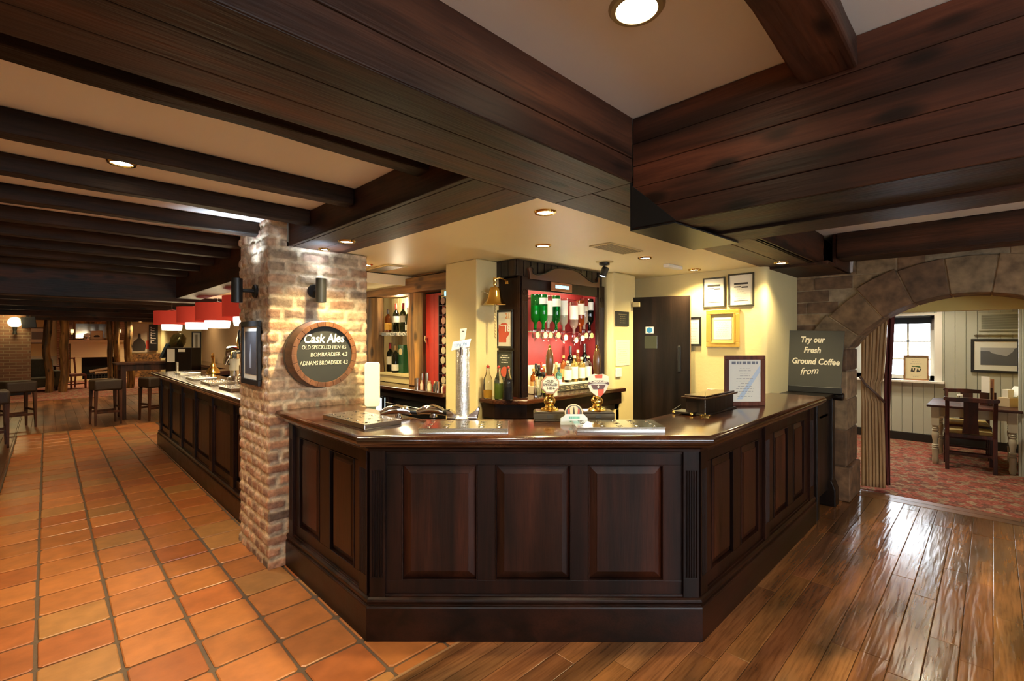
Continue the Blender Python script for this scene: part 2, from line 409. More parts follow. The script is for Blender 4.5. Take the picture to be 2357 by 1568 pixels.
def planks(name, mat, x0, x1, y0, y1, wdt, axis, rnd, zt=0.0, minl=.8, maxl=1.7, skip=None, lo=.6, hi=1.15):
    m = MB(); g = .0012
    a0, a1, b0, b1 = (x0, x1, y0, y1) if axis == 'x' else (y0, y1, x0, x1)
    b = b0
    while b < b1-1e-4:
        be = min(b+wdt, b1); a = a0-rnd.random()*1.0
        while a < a1:
            e = a+rnd.uniform(minl, maxl); s0, s1 = max(a, a0), min(e, a1)
            if s1-s0 > .01 and not (skip and skip(s0, s1, b, be)):
                s = rnd.uniform(lo, hi); c = (s, s*rnd.uniform(.93, 1.05), s*rnd.uniform(.85, 1.1))
                z0_, z1_ = zt-rnd.uniform(0, .0008), zt-rnd.uniform(0, .0008)
                if axis == 'x': q = [(s0+g, b+g), (s1-g, b+g), (s1-g, be-g), (s0+g, be-g)]
                else: q = [(b+g, s0+g), (be-g, s0+g), (be-g, s1-g), (b+g, s1-g)]
                cx_ = sum(p[0] for p in q)/4; cy_ = sum(p[1] for p in q)/4; e2 = .0025
                ins = [(p[0]+(e2 if p[0] < cx_ else -e2), p[1]+(e2 if p[1] < cy_ else -e2)) for p in q]
                pts = [(p[0], p[1], zt-.008) for p in q]+[(p[0], p[1], zt-.002) for p in q]+[(p[0], p[1], z0_) for p in ins]
                m.add(pts, [(0,1,5,4),(1,2,6,5),(2,3,7,6),(3,0,4,7),(4,5,9,8),(5,6,10,9),(6,7,11,10),(7,4,8,11),(8,9,10,11)], c)
            a = e
        b = be
    return struct(m.build(name, mat))
rn = random.Random(11)
planks('floor', M['floor_wood'], -3.1, 5.93, -4.1, 1.97, .1205, 'x', rn)
slab('trim_1', M['pine'], (-.36, 1.84, 1.968, 1.982, -.01, .0005))
planks('floor', M['floor_wood'], 1.84, 5.93, 1.97, 5.3, .12, 'x', rn)
planks('floor', M['floor_wood_y'], -3.1, -.35, 1.98, 17.2, .13, 'y', rn, lo=.45, hi=.9)
planks('floor', M['floor_wood_y'], -.35, 4, 11.3, 17.2, .16, 'y', rn)
planks('trim_2', M['floor_wood_y'], 5.93, 6.17, -1.2, 1.05, .12, 'y', rn, zt=.003)
slab('floor', M['carpet'], (6.17, 9.68, -2.9, 3.2, -.01, .006))
slab('floor', M['carpet'], (-3.1, 6, 17.2, 26.9, -.01, .006))

# ---- ceilings
slab('ceiling', M['plaster'], (-3.1, 1.80, -4.1, 1.10, ZR, ZR+.1), (1.8, 5.7, -4.1, 1.10, ZR, ZR+.1))
slab('ceiling', M['plaster'], (-3.1, 1.26, 1.10, 19.5, ZL, ZL+.1), (1.26, 2.9, 7.2, 19.5, ZL, ZL+.1), (-3.1, 6, 19.5, 26.9, ZL, ZL+.1))
slab('ceiling', M['barceil'], (1.55, 4.75, 1.45, 5.4, ZB+.004, ZB+.1))
slab('ceiling', M['barceil'], (1.5, 2.9, 4.28, 7.55, 2.15, 2.25))
slab('ceiling', M['plaster'], (-3.3, 10.3, -4.3, 27.1, 2.62, 2.72))  # unseen roof slab over everything, added to stop sky light leaking in
slab('wall_sky_block', M['cream'], (4.2, 10.3, 3.3, 3.4, 0, 2.65), (3.0, 5.9, 3.41, 3.5, 0, 2.65), (9.7, 10.2, -4.2, -2.9, 0, 2.65), (5.6, 10.2, -4.3, -4.2, 0, 2.65))  # unseen walls added to block sky light at the gaps
slab('ceiling', M['yellow'], (6.0, 9.9, -3, 3.3, 2.5, 2.6))

# ---- beams.  A: along X across the front of the bar; B: along Y; C: along Y to the pillar
def beam(name, mat, x0, x1, y0, y1, z0, z1, ax, boards=0, seed=0, amp=.004, label=None, cat=None):
    """beam with slightly uneven edges, divided along its length"""
    m = MB(); L0, L1 = (x0, x1) if ax == 'x' else (y0, y1); n = max(2, int((L1-L0)/.16)); pts = []; F_ = []
    for i in range(n+1):
        t = L0+(L1-L0)*i/n
        q = [((y0 if ax == 'x' else x0), z0), ((y1 if ax == 'x' else x1), z0), ((y1 if ax == 'x' else x1), z1), ((y0 if ax == 'x' else x0), z1)]
        for k, (u, v) in enumerate(q):
            du = amp*noise.noise(Vector((t*3.1, k*7.7+seed, 1.3))); dv = amp*noise.noise(Vector((t*2.7, k*5.1+seed, 8.3))) if k < 2 else 0
            pts.append((t, u+du, v+dv) if ax == 'x' else (u+du, t, v+dv))
    for i in range(n):
        for k in range(4): F_.append((i*4+k, i*4+(k+1) % 4, i*4+4+(k+1) % 4, i*4+4+k))
    F_.append((0, 1, 2, 3)); F_.append((n*4+3, n*4+2, n*4+1, n*4))
    m.add(pts, F_)
    o = m.build(name, mat, bevel=.008, seg=2)
    if label: tag(o, label, cat or 'beam')
    else: struct(o)
    return o
GB = 'dark oak ceiling beams'
def lab(o, label, cat='beam', group=GB): return tag(o, label, cat, group)
# beam A
A = thing('ceiling_beam', 'huge dark oak beam running from the upper left to the corner above the bar front', 'beam', (0, 0, 0), group=GB)
def boards_x(x0, x1, y, zs, th=.03):
    m = MB()
    for i in range(len(zs)-1): m.box(x0, x1, y, y+th, zs[i]+.0015, zs[i+1]-.0015)
    return m
ab = boards_x(-3.05, 1.765, 1.065, [ZB, 2.36, ZR+.01]).build('facing_board', M['beam_x'], A, bevel=.004)
sb = MB()
for a, b in ((1.07, 1.21), (1.212, 1.36), (1.362, 1.50)): sb.box(-3.05, 1.765, a, b, ZB-.001, ZB+.03)
sb.build('soffit_board', M['beam_x'], A, bevel=.003)
sb = MB(); sb.box(-3.05, 1.765, 1.47, 1.50, ZB+.03, ZL-.002); sb.build('rear_board', M['joist'], A)
# continuation of A past B, above the right arm of the counter
A2 = thing('ceiling_beam', 'dark oak beam soffit above the right arm of the counter, running to the stone wall', 'beam', group=GB)
m = MB(); m.box(2.36, 4.99, 1.065, 1.10, ZB, ZR-.002); m.box(4.99, 5.62, .97, 1.0, 2.24, ZR-.002); m.box(2.36, 5.62, 1.10, 1.12, ZB, ZR-.002)
m.build('facing_board', M['beam_x'], A2, bevel=.004)
m = MB(); m.box(1.77, 4.75, 1.075, 1.275, ZB, ZB+.03); m.box(1.77, 4.75, 1.28, 1.50, ZB, ZB+.03); m.box(4.75, 5.62, .98, 1.5, 2.24, 2.27)
m.build('soffit_board', M['beam_x'], A2, bevel=.003)
# beam B with its five facing boards
Bm = thing('ceiling_beam', 'deep boarded dark oak beam running from the corner over the bar to the upper right edge', 'beam', group=GB)
zs = [2.063, 2.145, 2.235, 2.325, 2.42, ZR-.001]
for i in range(5):
    m = MB(); x = 1.765+random.uniform(-.001, .002)
    m.box(x, x+.03, -4.05, 1.064, zs[i]+.001, zs[i+1]-.001)
    m.build('facing_board', M['beam_face'], Bm, bevel=.0025)
m = MB()
for a, b in ((1.77, 1.93), (1.935, 2.13), (2.135, 2.35)): m.box(a, b, -4.05, 1.064, 2.063+(.012 if a > 1.9 and a < 2 else 0), 2.09)
m.build('soffit_board', M['beam_y'], Bm, bevel=.004)
m = MB(); m.box(2.32, 2.35, -4.05, 1.064, 2.09, ZR-.002); m.box(1.8, 2.35, 1.03, 1.064, 2.09, ZR-.002); m.build('rear_board', M['beam_y'], Bm)
# black steel strap at the joint of A and B
St = thing('steel_bracket', 'black steel strap wrapped under the corner where the two big beams meet', 'bracket')
m = MB(); m.prism([(1.066, 2.066), (1.066, 2.245), (.872, 2.066)], 1.757, 1.763, 'yz'); m.build('gusset_plate', M['blackm'], St)
m = MB(); m.prism([(1.757, 1.066), (1.757, .872), (2.34, .845), (2.36, 1.066)], 2.054, 2.060, 'xy'); m.build('base_plate', M['blackm'], St)
m = MB(); m.box(1.757, 2.36, 1.067, 1.073, 2.054, 2.258); m.build('rear_plate', M['blackm'], St)
# beam C
Cm = thing('ceiling_beam', 'dark oak beam over the left arm of the counter, resting on the brick pillar', 'beam', group=GB)
m = MB(); m.box(1.23, 1.26, 1.502, PY-.004, ZB, ZL-.001); m.build('facing_board', M['beam_y'], Cm, bevel=.004)
m = MB(); m.box(1.262, 1.44, 1.502, PY-.004, ZB-.001, ZB+.03); m.box(1.443, 1.645, 1.502, PY-.004, ZB-.001, ZB+.03); m.build('soffit_board', M['beam_y'], Cm, bevel=.003)
C2 = thing('ceiling_beam', 'dark oak beam behind the brick pillar above the far counter', 'beam', group=GB)
m = MB(); m.box(1.22, 1.5, 4.28, 7.55, 2.13, ZL-.001); m.build('beam_timber', M['beam_y'], C2, bevel=.006)
# joists along X
names = ['first', 'second', 'third', 'fourth', 'fifth', 'sixth', 'seventh', 'eighth', 'ninth']
for k in range(9):
    far = 1.872 if k == 0 else 2.60+.61*(k-1)
    xe = 1.229 if far < 3.4 else (1.104 if far < 4.3 else 1.219)
    o = beam('ceiling_joist', M['joist'], -3.05, xe, far-.098, far, 2.35, ZL-.001, 'x', seed=k*3.3, amp=.010)
    lab(o, ('dark oak joist right behind the huge beam, with a lit edge' if k == 0 else '%s slim dark joist of the left ceiling counting away from the big beam' % names[k]), 'joist', 'slim joists of the left ceiling')
o = beam('ceiling_beam', M['beam_x'], -3.05, 2.75, 7.57, 7.80, 2.09, ZL-.001, 'x', seed=50); lab(o, 'deep dark cross beam beyond the far counter lamps')
for k, (y, z) in enumerate(((8.6, 2.3), (9.9, 2.3), (11.2, 2.25), (13.2, 2.25), (15.2, 2.25), (17.4, 2.2))):
    o = beam('ceiling_beam', M['beam_x'], -3.05, 2.75, y, y+.16, z, ZL-.001, 'x', seed=60+k)
    lab(o, '%s dark joist beyond the deep cross beam at the far left' % names[k])
o = beam('ceiling_beam', M['beam_x'], -3.05, 5.9, 19.45, 19.9, 2.155, ZL-.001, 'x', seed=80); lab(o, 'dark beam carried by the crooked posts in the far room')
# near cross joist right of the big downlight
o = beam('ceiling_joist', M['beam_x'], -3.05, 1.762, .29, .435, 2.43, ZR-.001, 'x', seed=91, amp=.012); lab(o, 'short dark joist crossing the near ceiling into the boarded beam', 'joist')
# timber E over the stone wall
o = beam('ceiling_beam', M['beam_y'], 4.96, 5.25, -4.05, .965, 2.30, ZR-.001, 'y', seed=93, amp=.012); lab(o, 'dark timber beam above the stone arch')
slab('ceiling', M['beam_y'], (5.25, 5.62, -4.05, .965, 2.42, 2.45))

# ---- walls that close the place off
slab('wall_left', M['cream'], (-3.2, -3.05, -4.2, -2.4, 0, 2.6), (-3.2, -3.05, -1.6, 27, 0, 2.6), (-3.2, -3.05, -2.4, -1.6, 0, 1.0), (-3.2, -3.05, -2.4, -1.6, 2.1, 2.6))
# near wall with a daylight window behind the viewer
slab('wall_back', M['cream'], (-3.1, -1.6, -4.2, -4.05, 0, 2.6), (3.2, 5.7, -4.2, -4.05, 0, 2.6), (-1.6, 3.2, -4.2, -4.05, 0, 1.25), (-1.6, 3.2, -4.2, -4.05, 2.15, 2.6))
slab('wall_far', M['cream'], (-3.1, 6, 26.9, 27, 0, 2.6))
slab('wall_bar_left', M['cream'], (2.80, 2.9, 14.1, 20, 0, 2.5), (5.9, 6.0, 20, 27, 0, 2.5), (2.9, 6, 19.9, 20, 0, 2.5))
slab('wall_bar_left', M['pinkwall'], (2.80, 2.9, 5.45, 14.0, 0, 2.44))
slab('wall_bar_left', M['cream'], (2.3, 2.9, 14.0, 14.1, 0, 2.44))
# window behind the viewer
wf = MB()
for x in (-1.6, -.4, .8, 2.0, 3.15): wf.box(x, x+.05, -4.16, -4.1, 1.25, 2.15)
for z in (1.25, 1.7, 2.10): wf.box(-1.6, 3.2, -4.16, -4.1, z, z+.05)
struct(wf.build('window_2', M['white']))
wf = MB()
for y in (-2.4, -2.02, -1.65): wf.box(-3.16, -3.10, y, y+.05, 1.0, 2.1)
for z in (1.0, 1.5, 2.05): wf.box(-3.16, -3.10, -2.4, -1.6, z, z+.05)
struct(wf.build('window_3', M['white']))

# ---- inside the bar: cream column, cabinet wall, right wall
slab('wall_column', M['cream'], (2.53, 2.79, 2.985, 3.41, 0, ZB+.003), (2.79, 4.0, 2.99, 3.1, 0, ZB+.003), bevel=.01)
slab('wall_column', M['cream'], (3.99, 4.40, 2.62, 3.1, 0, ZB+.003), bevel=.02)
m = MB(); x0 = 4.66
pts = [(x0, 3.3), (x0, 1.50)]+[(x0+.06-.06*math.cos(a), 1.50-.06*math.sin(a)) for a in [PI/2*k/6 for k in range(1, 7)]]+[(5.62, 1.44), (5.62, 1.6), (4.8, 1.6), (4.8, 3.3)]
m.prism(pts, 0, ZB+.003, 'xy'); struct(m.build('wall_bar_right', M['cream'], smooth=True))
slab('wall_bar_right', M['cream'], (4.2, 4.8, 3.2, 3.3, 0, ZB))

# ================================================================== brick pillar (height field wrapped round its corner)
def brick_pillar():
    rnd = random.Random(5)
    X0, X1, Y0, Y1 = PX, 1.83, PY, 4.20
    rs = .0095; cell = {}
    def brick(u, z, course, face):
        hh = .0835; zz = z/hh; c = int(zz); v = zz-c
        wob = .10*noise.noise(Vector((u*3, z*3, 4)))
        L_ = .232 if face == 1 else .125
        off = (.5 if c % 2 else 0)*L_+(.015*((c*37) % 5))*(1 if face == 1 else .3)
        uu = (u+off)/L_; b = math.floor(uu); fu = uu-b
        key = (face, c, b)
        if key not in cell: cell[key] = (rnd.random(), rnd.random(), rnd.uniform(-.003, .005))
        jj = cell[key]
        eu = min(fu, 1-fu)*L_-.009-.006*jj[0]; ev = min(v, 1-v)*hh-.0085-.004*jj[1]
        if face == 1 and u < .02: eu = .02
        e = min(eu, ev)+.0055*noise.noise(Vector((u*45, z*45, c)))+.004*noise.noise(Vector((u*14, z*14, 2.0)))
        k = max(0, min(1, e/.008)); return k, jj
    # perimeter: from left back along X=X0 down to the corner then along Y=Y0
    pts_s = []
    n1 = int((Y1-Y0)/rs); n2 = int((X1-X0)/rs)
    for i in range(n1): pts_s.append((X0, Y1-(Y1-Y0)*i/n1, -1, 0, 0, Y1-(Y1-Y0)*i/n1-Y0))
    pts_s.append((X0, Y0, -1, -1, 1, 0))
    for i in range(1, n2+1): pts_s.append((X0+(X1-X0)*i/n2, Y0, 0, -1, 1, (X1-X0)*i/n2))
    pts_s.append((X1, Y0+.3, 1, 0, 1, X1-X0+.3))
    def zone(us, ztop, z0, keep, name_='wall_pillar'):
        zn = int((ztop-z0)/rs); V = []; Cc = []
        for j in range(zn+1):
            z = z0+(ztop-z0)*j/zn
            for (x, y, nx, ny, face, u) in us:
                wz = z+.006*noise.noise(Vector((u*2.5+face*9, z*2, 0)))
                k, jj = brick(u, max(0, wz)+.02, 0, face)
                nn = noise.noise(Vector((x*9, y*9, z*9)))
                h = k*(.010+jj[2])+.004*nn+.0025*noise.noise(Vector((x*60, y*60, z*60)))
                V.append((x+nx*h, y+ny*h, z))
                # colour of this brick, limewashed in patches
                t = jj[0]
                bc = ((.34, .145, .08), (.42, .20, .11), (.27, .13, .085), (.16, .095, .07), (.36, .20, .12), (.46, .26, .16))[int(t*5.99)]
                bc = Vector(bc)*(.8+.4*jj[1])
                wash = .75+1.1*noise.noise(Vector((x*5+3, y*5, z*4)))+.35*noise.noise(Vector((x*22, y*22, z*22)))
                hi = max(0, min(1, (z-.9)/.3)); wash = max(0, min(.5, wash*(.12+.30*hi)))
                mort = Vector((.70, .55, .37))*(.9+.3*noise.noise(Vector((x*12, y*12, z*12))))
                lime = Vector((.72, .56, .36))
                c = bc.lerp(lime, wash); c = mort.lerp(c, k)
                Cc.append(c)
        nu = len(us); Fc = []
        for j in range(zn):
            for i in range(nu-1): Fc.append((j*nu+i, j*nu+i+1, (j+1)*nu+i+1, (j+1)*nu+i))
        me = bpy.data.meshes.new(name_); me.from_pydata(V, [], Fc); me.update()
        at = me.color_attributes.new('Col', 'FLOAT_COLOR', 'POINT')
        for i, c in enumerate(Cc): at.data[i].color = (max(.01, c.x), max(.01, c.y), max(.01, c.z), 1)
        me.polygons.foreach_set('use_smooth', [True]*len(me.polygons)); me.materials.append(M['brick'])
        o = bpy.data.objects.new(name_, me); COL.objects.link(o); struct(o); return o
    zone(pts_s, ZB-.002, 0.0, None)
    # the pillar's head beside beam C reaches the joists
    up = [p for p in pts_s if p[0] < 1.228]
    zone(up, ZL-.002, ZB-.002, None)
brick_pillar()
slab('wall_pillar', M['brick_x'], (1.12, 1.82, 3.54, 4.19, 0, ZB-.01), (1.12, 1.225, 3.54, 4.19, ZB-.01, ZL-.003))

# ================================================================== stone wall with the arch (plane X = 5.63, reveal back to 6.10)
AX, AB = 5.63, 6.10
YC, HS, ZS, ZA = .13, .87, 1.50, 1.995     # arch centre, half span, springing and crown heights
rise = ZA-ZS; RAD = (HS*HS+rise*rise)/(2*rise); ZC = ZA-RAD; TH0 = math.asin(HS/RAD)
def arc(t, r=RAD): return (YC+r*math.sin(t), ZC+r*math.cos(t))
m = MB()
ar = [arc(TH0-2*TH0*k/24, RAD+.03) for k in range(25)]
m.prism([(YC+HS+.03, 0), (1.62, 0), (1.62, 2.6), (-4.1, 2.6), (-4.1, 0), (YC-HS-.03, 0)]+ar[::-1], AX+.005, AB, 'yz')
cellc = (.34, .25, .15)
for i in range(len(m.c)): m.c[i] = cellc
struct(m.build('wall_right', M['stone'], bevel=0))
rnd = random.Random(21)
SC = [(.36, .22, .11), (.28, .165, .08), (.22, .12, .06), (.32, .21, .11), (.18, .10, .05)]
def scol(dark=1.0):
    c = rnd.choice(SC); s = rnd.uniform(.8, 1.15)*dark; return tuple(v*s for v in c)
m = MB(); z = 0
def outside(y, z, pad):
    if z < ZS: return y > YC+HS+pad or y < YC-HS-pad
    return math.hypot(y-YC, z-ZC) > RAD+pad
courses = [.13, .16, .12, .15, .13, .17, .14, .13, .15, .11, .12, .115, .12, .11, .12, .12, .13, .14]
for ci, hgt in enumerate(courses):
    y = 1.60-(.12 if ci % 2 else 0)
    segs = [1.60, y] if ci % 2 else [1.60]
    while y > -3.9:
        y -= rnd.uniform(.2, .34); segs.append(y)
    for a, b in zip(segs[:-1], segs[1:]):
        if z > 2.45: continue
        if all(outside(p, q, .24 if z > 1.45 else .30) for p in (a, b, (a+b)/2) for q in (z, z+hgt, z+hgt/2)):
            m.box(AX-.001+rnd.uniform(-.004, .004), AX+.03, b+.004, a-.004, z+.004, z+hgt-.004, scol(.95))
    z += hgt
struct(m.build('wall_right', M['stone'], bevel=.006))
ring = thing('stone_arch', 'rounded sandstone arch with big wedge stones leading to the window room', 'arch')
nv = 9
mm = MB(); aa = [-TH0-.08+(2*TH0+.16)*j/30 for j in range(31)]
mm.prism([(y_, max(z_, ZS)) for y_, z_ in [arc(t, RAD+.008) for t in aa]]+[(y_, max(z_, ZS)) for y_, z_ in [arc(t, RAD+.31) for t in aa[::-1]]], AX-.019, AB-.02, 'yz', (.40, .28, .16)); mm.build('mortar_bed', M['stone'], ring)
for k in range(nv):
    t0, t1 = -TH0-.10+(2*TH0+.20)*k/nv, -TH0-.10+(2*TH0+.20)*(k+1)/nv
    g = .004/RAD; t0 += g; t1 -= g; ro = RAD+.33+rnd.uniform(-.02, .03)
    inn = [arc(t0+(t1-t0)*j/4) for j in range(5)]; out = [arc(t1, ro), arc((t0+t1)/2, ro*1.0), arc(t0, ro)]
    if k in (0, nv-1):   # the lowest stones sit flat on the piers
        inn = [(y_, max(z_, ZS)) for y_, z_ in inn]; out = [(y_, max(z_, ZS)) for y_, z_ in out]
    m = MB(); m.prism(inn+out, AX-.03+rnd.uniform(-.006, .006), AB-.01, 'yz', scol(.8)); m.build('arch_stone', M['stone'], ring, bevel=.008, seg=3)
def pier(name, ya, yb, sgn, label):
    t = thing(name, label, 'pier')
    mm = MB(); mm.box(AX-.012, AB-.02, min(ya, yb)+(.012 if sgn > 0 else 0)+.0, max(ya, yb)-(.0 if sgn > 0 else .012), 0, ZS-.002, (.38, .28, .17)); mm.build('mortar_bed', M['stone'], t)
    z = 0; hs = [.34, .36, .30, .28, .22]; hs[-1] = ZS-sum(hs[:-1])
    for k, hgt in enumerate(hs):
        w_ = (.0, .03, -.01, .05, .02)[k]; b0, b1 = (ya, yb+w_) if sgn > 0 else (yb-w_, ya)
        ex = .03 if k == 0 else 0
        m = MB(); m.box(AX-.03-ex+rnd.uniform(-.006, .006), AB-.01, b0-(ex if sgn > 0 else 0), b1+(ex if sgn < 0 else 0), z+.003, z+hgt-.003, scol(1.05)); m.build('pier_stone', M['stone'], t, bevel=.014, seg=3)
        z += hgt
pier('stone_pier', YC+HS, YC+HS+.24, 1, 'sandstone pier beside the curtain carrying the left foot of the arch')
pier('stone_pier', YC-HS, YC-HS-.3, -1, 'sandstone pier carrying the right foot of the arch')
# mustard lintel behind the arch
slab('wall_lintel', M['yellow'], (AB, AB+.16, -1.4, 2.0, 1.865, 2.5))
slab('wall_lintel', M['yellow'], (AB, AB+.16, -1.4, YC-HS-.0, 0, 1.865), (AB, AB+.16, YC+HS+.12, 2.0, 0, 1.865))

# ================================================================== window room
XW = 9.65
def boarding(name, x, y0, y1, z0, z1, pitch=.118, holes=()):
    m = MB(); y = y0
    while y < y1-1e-4:
        ye = min(y+pitch, y1); zz = [(z0, z1)]
        for (ha, hb, hz0, hz1) in holes:
            if y >= ha-1e-4 and ye <= hb+1e-4: zz = [(z0, hz0), (hz1, z1)]
        for a, b in zz: m.box(x, x+.05, y+.002, ye-.002, a, b)
        y = ye
    return m
WY0, WY1, WZ0, WZ1 = .62, 1.64, .955, 1.96
m = boarding('w', XW, -.32, WY0, .13, 2.5, .118); m2 = boarding('w', XW, WY0, WY1, .13, 2.5, .1275, holes=((WY0, WY1, WZ0, WZ1),)); m3 = boarding('w', XW, WY1, 3.2, .13, 2.5)
for q in (m2, m3): m.add([tuple(v) for v in q.v], q.f)
struct(m.build('wall_window', M['panelgreen'], bevel=.002))
slab('wall_window', M['panelgreen'], (XW+.05, XW+.5, -2.9, WY0, 0, 2.5), (XW+.05, XW+.5, WY1, 3.2, 0, 2.5), (XW+.05, XW+.5, WY0, WY1, 0, WZ0), (XW+.05, XW+.5, WY0, WY1, WZ1, 2.5))
slab('baseboard_window', M['black'], (XW-.02, XW+.03, -.32, 3.2, 0, .13), bevel=.004)
slab('wall_side', M['cream'], (6.2, 9.7, 3.2, 3.3, 0, 2.5))
slab('wall_nib', M['yellow'], (8.1, 9.7, -.42, -.32, 0, 2.5))
slab('wall_nib', M['yellow'], (6.2, 8.1, -2.9, -2.8, 0, 2.5), (8.05, 8.15, -2.9, -.42, 0, 2.5))
slab('trim_3', M['panelgreen'], (8.02, 8.10, -.33, -.24, 0, 1.95), (8.04, 8.15, -.24, -.215, 0, 1.95), (7.99, 8.02, -.36, -.30, 0, 1.95), (8.0, 8.1, -.40, -.33, 0, 1.95), bevel=.006)
slab('baseboard_nib', M['black'], (8.0, 8.05, -1.2, -.42, 0, .12))
# the sash window
Wn = MB()
xf = XW+.30
for a, b in ((WY0, WY0+.07), (1.23, 1.30), (WY1-.07, WY1)): Wn.box(xf, xf+.05, a, b, WZ0, WZ1)
Wn.box(xf, xf+.05, WY0, WY1, WZ0, WZ0+.06); Wn.box(xf, xf+.05, WY0, WY1, WZ1-.05, WZ1)
for y in (.96, ): Wn.box(xf+.01, xf+.04, y-.015, y+.015, WZ0, WZ1)
for y in (1.45, ): Wn.box(xf+.01, xf+.04, y-.011, y+.011, WZ0, WZ1)
for z in (1.27, 1.56): Wn.box(xf+.01, xf+.04, WY0, WY1, z-.013, z+.013)
wo = struct(Wn.build('window_1', M['white']))
m = MB(); m.box(xf+.02, xf+.026, WY0+.01, WY1-.01, WZ0+.01, WZ1-.01); m.build('window_pane', M['pane'], wo)
m = MB(); m.box(XW-.10, xf, WY0-.12, WY1+.1, WZ0-.035, WZ0); m.build('window_sill', M['white'], wo, bevel=.006)
m = MB(); m.box(XW-.02, xf, WY0-.03, WY0, WZ0, WZ1); m.box(XW-.02, xf, WY0-.03, WY1+.03, WZ1, WZ1+.03); m.box(XW-.025, XW-.005, WY0-.09, WY0-.03, WZ0, WZ1+.06); m.build('window_frame', M['white'], wo)
bl = MB(); bl.box(xf-.03, xf-.01, WY0+.05, 1.28, 1.84, WZ1-.02); tag(bl.build('roller_blind', colmat('navy_blind', (.03, .04, .06)), bevel=.002), 'dark roller blind pulled up at the top of the window', 'blind')
# ================================================================== BAR COUNTER
def miter(path):
    """outward (right-hand side of travel) mitre vectors"""
    ns = []
    for i in range(len(path)-1):
        d = (Vector(path[i+1])-Vector(path[i])).normalized(); ns.append(Vector((d.y, -d.x)))
    ms = [ns[0]]
    for i in range(1, len(path)-1):
        a, b = ns[i-1], ns[i]; mm = (a+b); mm = mm/mm.dot(a) if mm.dot(a) > 1e-6 else a; ms.append(mm)
    ms.append(ns[-1]); return ms
def sweep(m, path, prof, c=None):
    ms = miter(path); n = len(prof); P = []
    for p, q in zip(path, ms):
        for o, z in prof: P.append((p[0]+q.x*o, p[1]+q.y*o, z))
    F_ = []
    for i in range(len(path)-1):
        for k in range(n): F_.append((i*n+k, i*n+(k+1) % n, (i+1)*n+(k+1) % n, (i+1)*n+k))
    F_.append(tuple(range(n))); F_.append(tuple((len(path)-1)*n+k for k in range(n))[::-1])
    m.add(P, F_, c)
PLINTH = [(-.10, 0), (0, 0), (0, .175), (-.003, .183), (-.012, .185), (-.010, .196), (-.004, .206), (-.006, .218), (-.016, .226), (-.028, .228), (-.028, .236), (-.10, .236)]
FRIEZE = [(-.10, .985), (-.030, .985), (-.030, .995), (-.018, 1.000), (-.016, 1.015), (.0, 1.024), (.010, 1.030), (.010, 1.046), (-.10, 1.046)]
PATH = [(1.205, 3.50), (1.205, 2.32), (2.464, 1.07), (4.77, 1.07)]
bar = thing('bar_counter', 'dark panelled mahogany bar counter with a canted front beside the brick pillar', 'bar counter')
m = MB(); sweep(m, PATH, PLINTH); m.build('plinth', M['plinth'], bar, bevel=.0015)
m = MB(); sweep(m, PATH, FRIEZE); m.build('frieze_moulding', M['plinth'], bar, bevel=.0015)
def panelled(parent, Mx, x0, x1, panels, pils, zp=(.306, .924), flutes=5):
    """local frame: x along the face, y into the counter, face plane of the plinth y = 0"""
    m = MB(Mx); xs = [x0]+[v for p in panels for v in p]+[x1]
    m.box(x0, x1, .062, .10, .2, 1.03)
    m.box(x0, x1, .037, .062, .2, zp[0]); m.box(x0, x1, .037, .062, zp[1], 1.03)
    for i in range(0, len(xs), 2): m.box(xs[i], xs[i+1], .037, .062, zp[0], zp[1])
    for a, b in panels:   # small bead round each panel
        for q in ((a, b, zp[0], zp[0]+.006), (a, b, zp[1]-.006, zp[1]), (a, a+.006, zp[0], zp[1]), (b-.006, b, zp[0], zp[1])):
            m.box(q[0], q[1], .033, .06, q[2], q[3])
    m.build('panel_frame', M['cnt'], parent, bevel=.002)
    for a, b in panels:
        p = MB(Mx); e, i = .008, .048
        za, zb = zp
        P = [(a+e, .056, za+e), (b-e, .056, za+e), (b-e, .056, zb-e), (a+e, .056, zb-e), (a+i, .042, za+i), (b-i, .042, za+i), (b-i, .042, zb-i), (a+i, .042, zb-i),
             (a+i, .0385, za+i), (b-i, .0385, za+i), (b-i, .0385, zb-i), (a+i, .0385, zb-i)]
        p.add(P, [(0,1,5,4),(1,2,6,5),(2,3,7,6),(3,0,4,7),(4,5,9,8),(5,6,10,9),(6,7,11,10),(7,4,8,11),(8,9,10,11),(3,2,1,0)])
        p.build('raised_panel', M['cnt_panel'], parent)
    for a, b in pils:
        p = MB(Mx); w_ = b-a; n = flutes; e = .010; fw = (w_-2*e)/n
        def prof(z0, z1, fl):
            pts = [(a, .05), (a, .018)]
            if fl:
                for k in range(n):
                    c0 = a+e+fw*k+fw*.15; c1 = a+e+fw*(k+1)-fw*.15
                    pts += [(c0, .018), ((c0*2+c1)/3, .023), ((c0+2*c1)/3, .023), (c1, .018)]
            pts += [(b, .018), (b, .05)]
            p.prism(pts, z0, z1, 'xy')
        prof(.2, .33, False); prof(.33, .90, True); prof(.90, 1.03, False)
        p.build('fluted_pilaster', M['cnt'], parent, bevel=.001)
mid = Vector(((1.205+2.464)/2, (2.32+1.07)/2, 0)); ang = math.atan2(1.07-2.32, 2.464-1.205)
MF = Matrix.Translation(mid) @ Matrix.Rotation(ang, 4, 'Z'); hw = math.hypot(1.259, 1.25)/2
panelled(bar, MF, -hw+.02, hw-.02, [(-.708, -.303), (-.207, .198), (.290, .693)], [(-hw+.012, -hw+.095), (hw-.095, hw-.012)])
ML = Matrix.Translation((1.205, 2.32, 0)) @ Matrix.Rotation(-PI/2, 4, 'Z')    # local x = -Y
panelled(bar, ML, -1.17, -.02, [(-1.02, -.69), (-.535, -.21)], [(-.125, -.03), (-1.165, -1.10)])
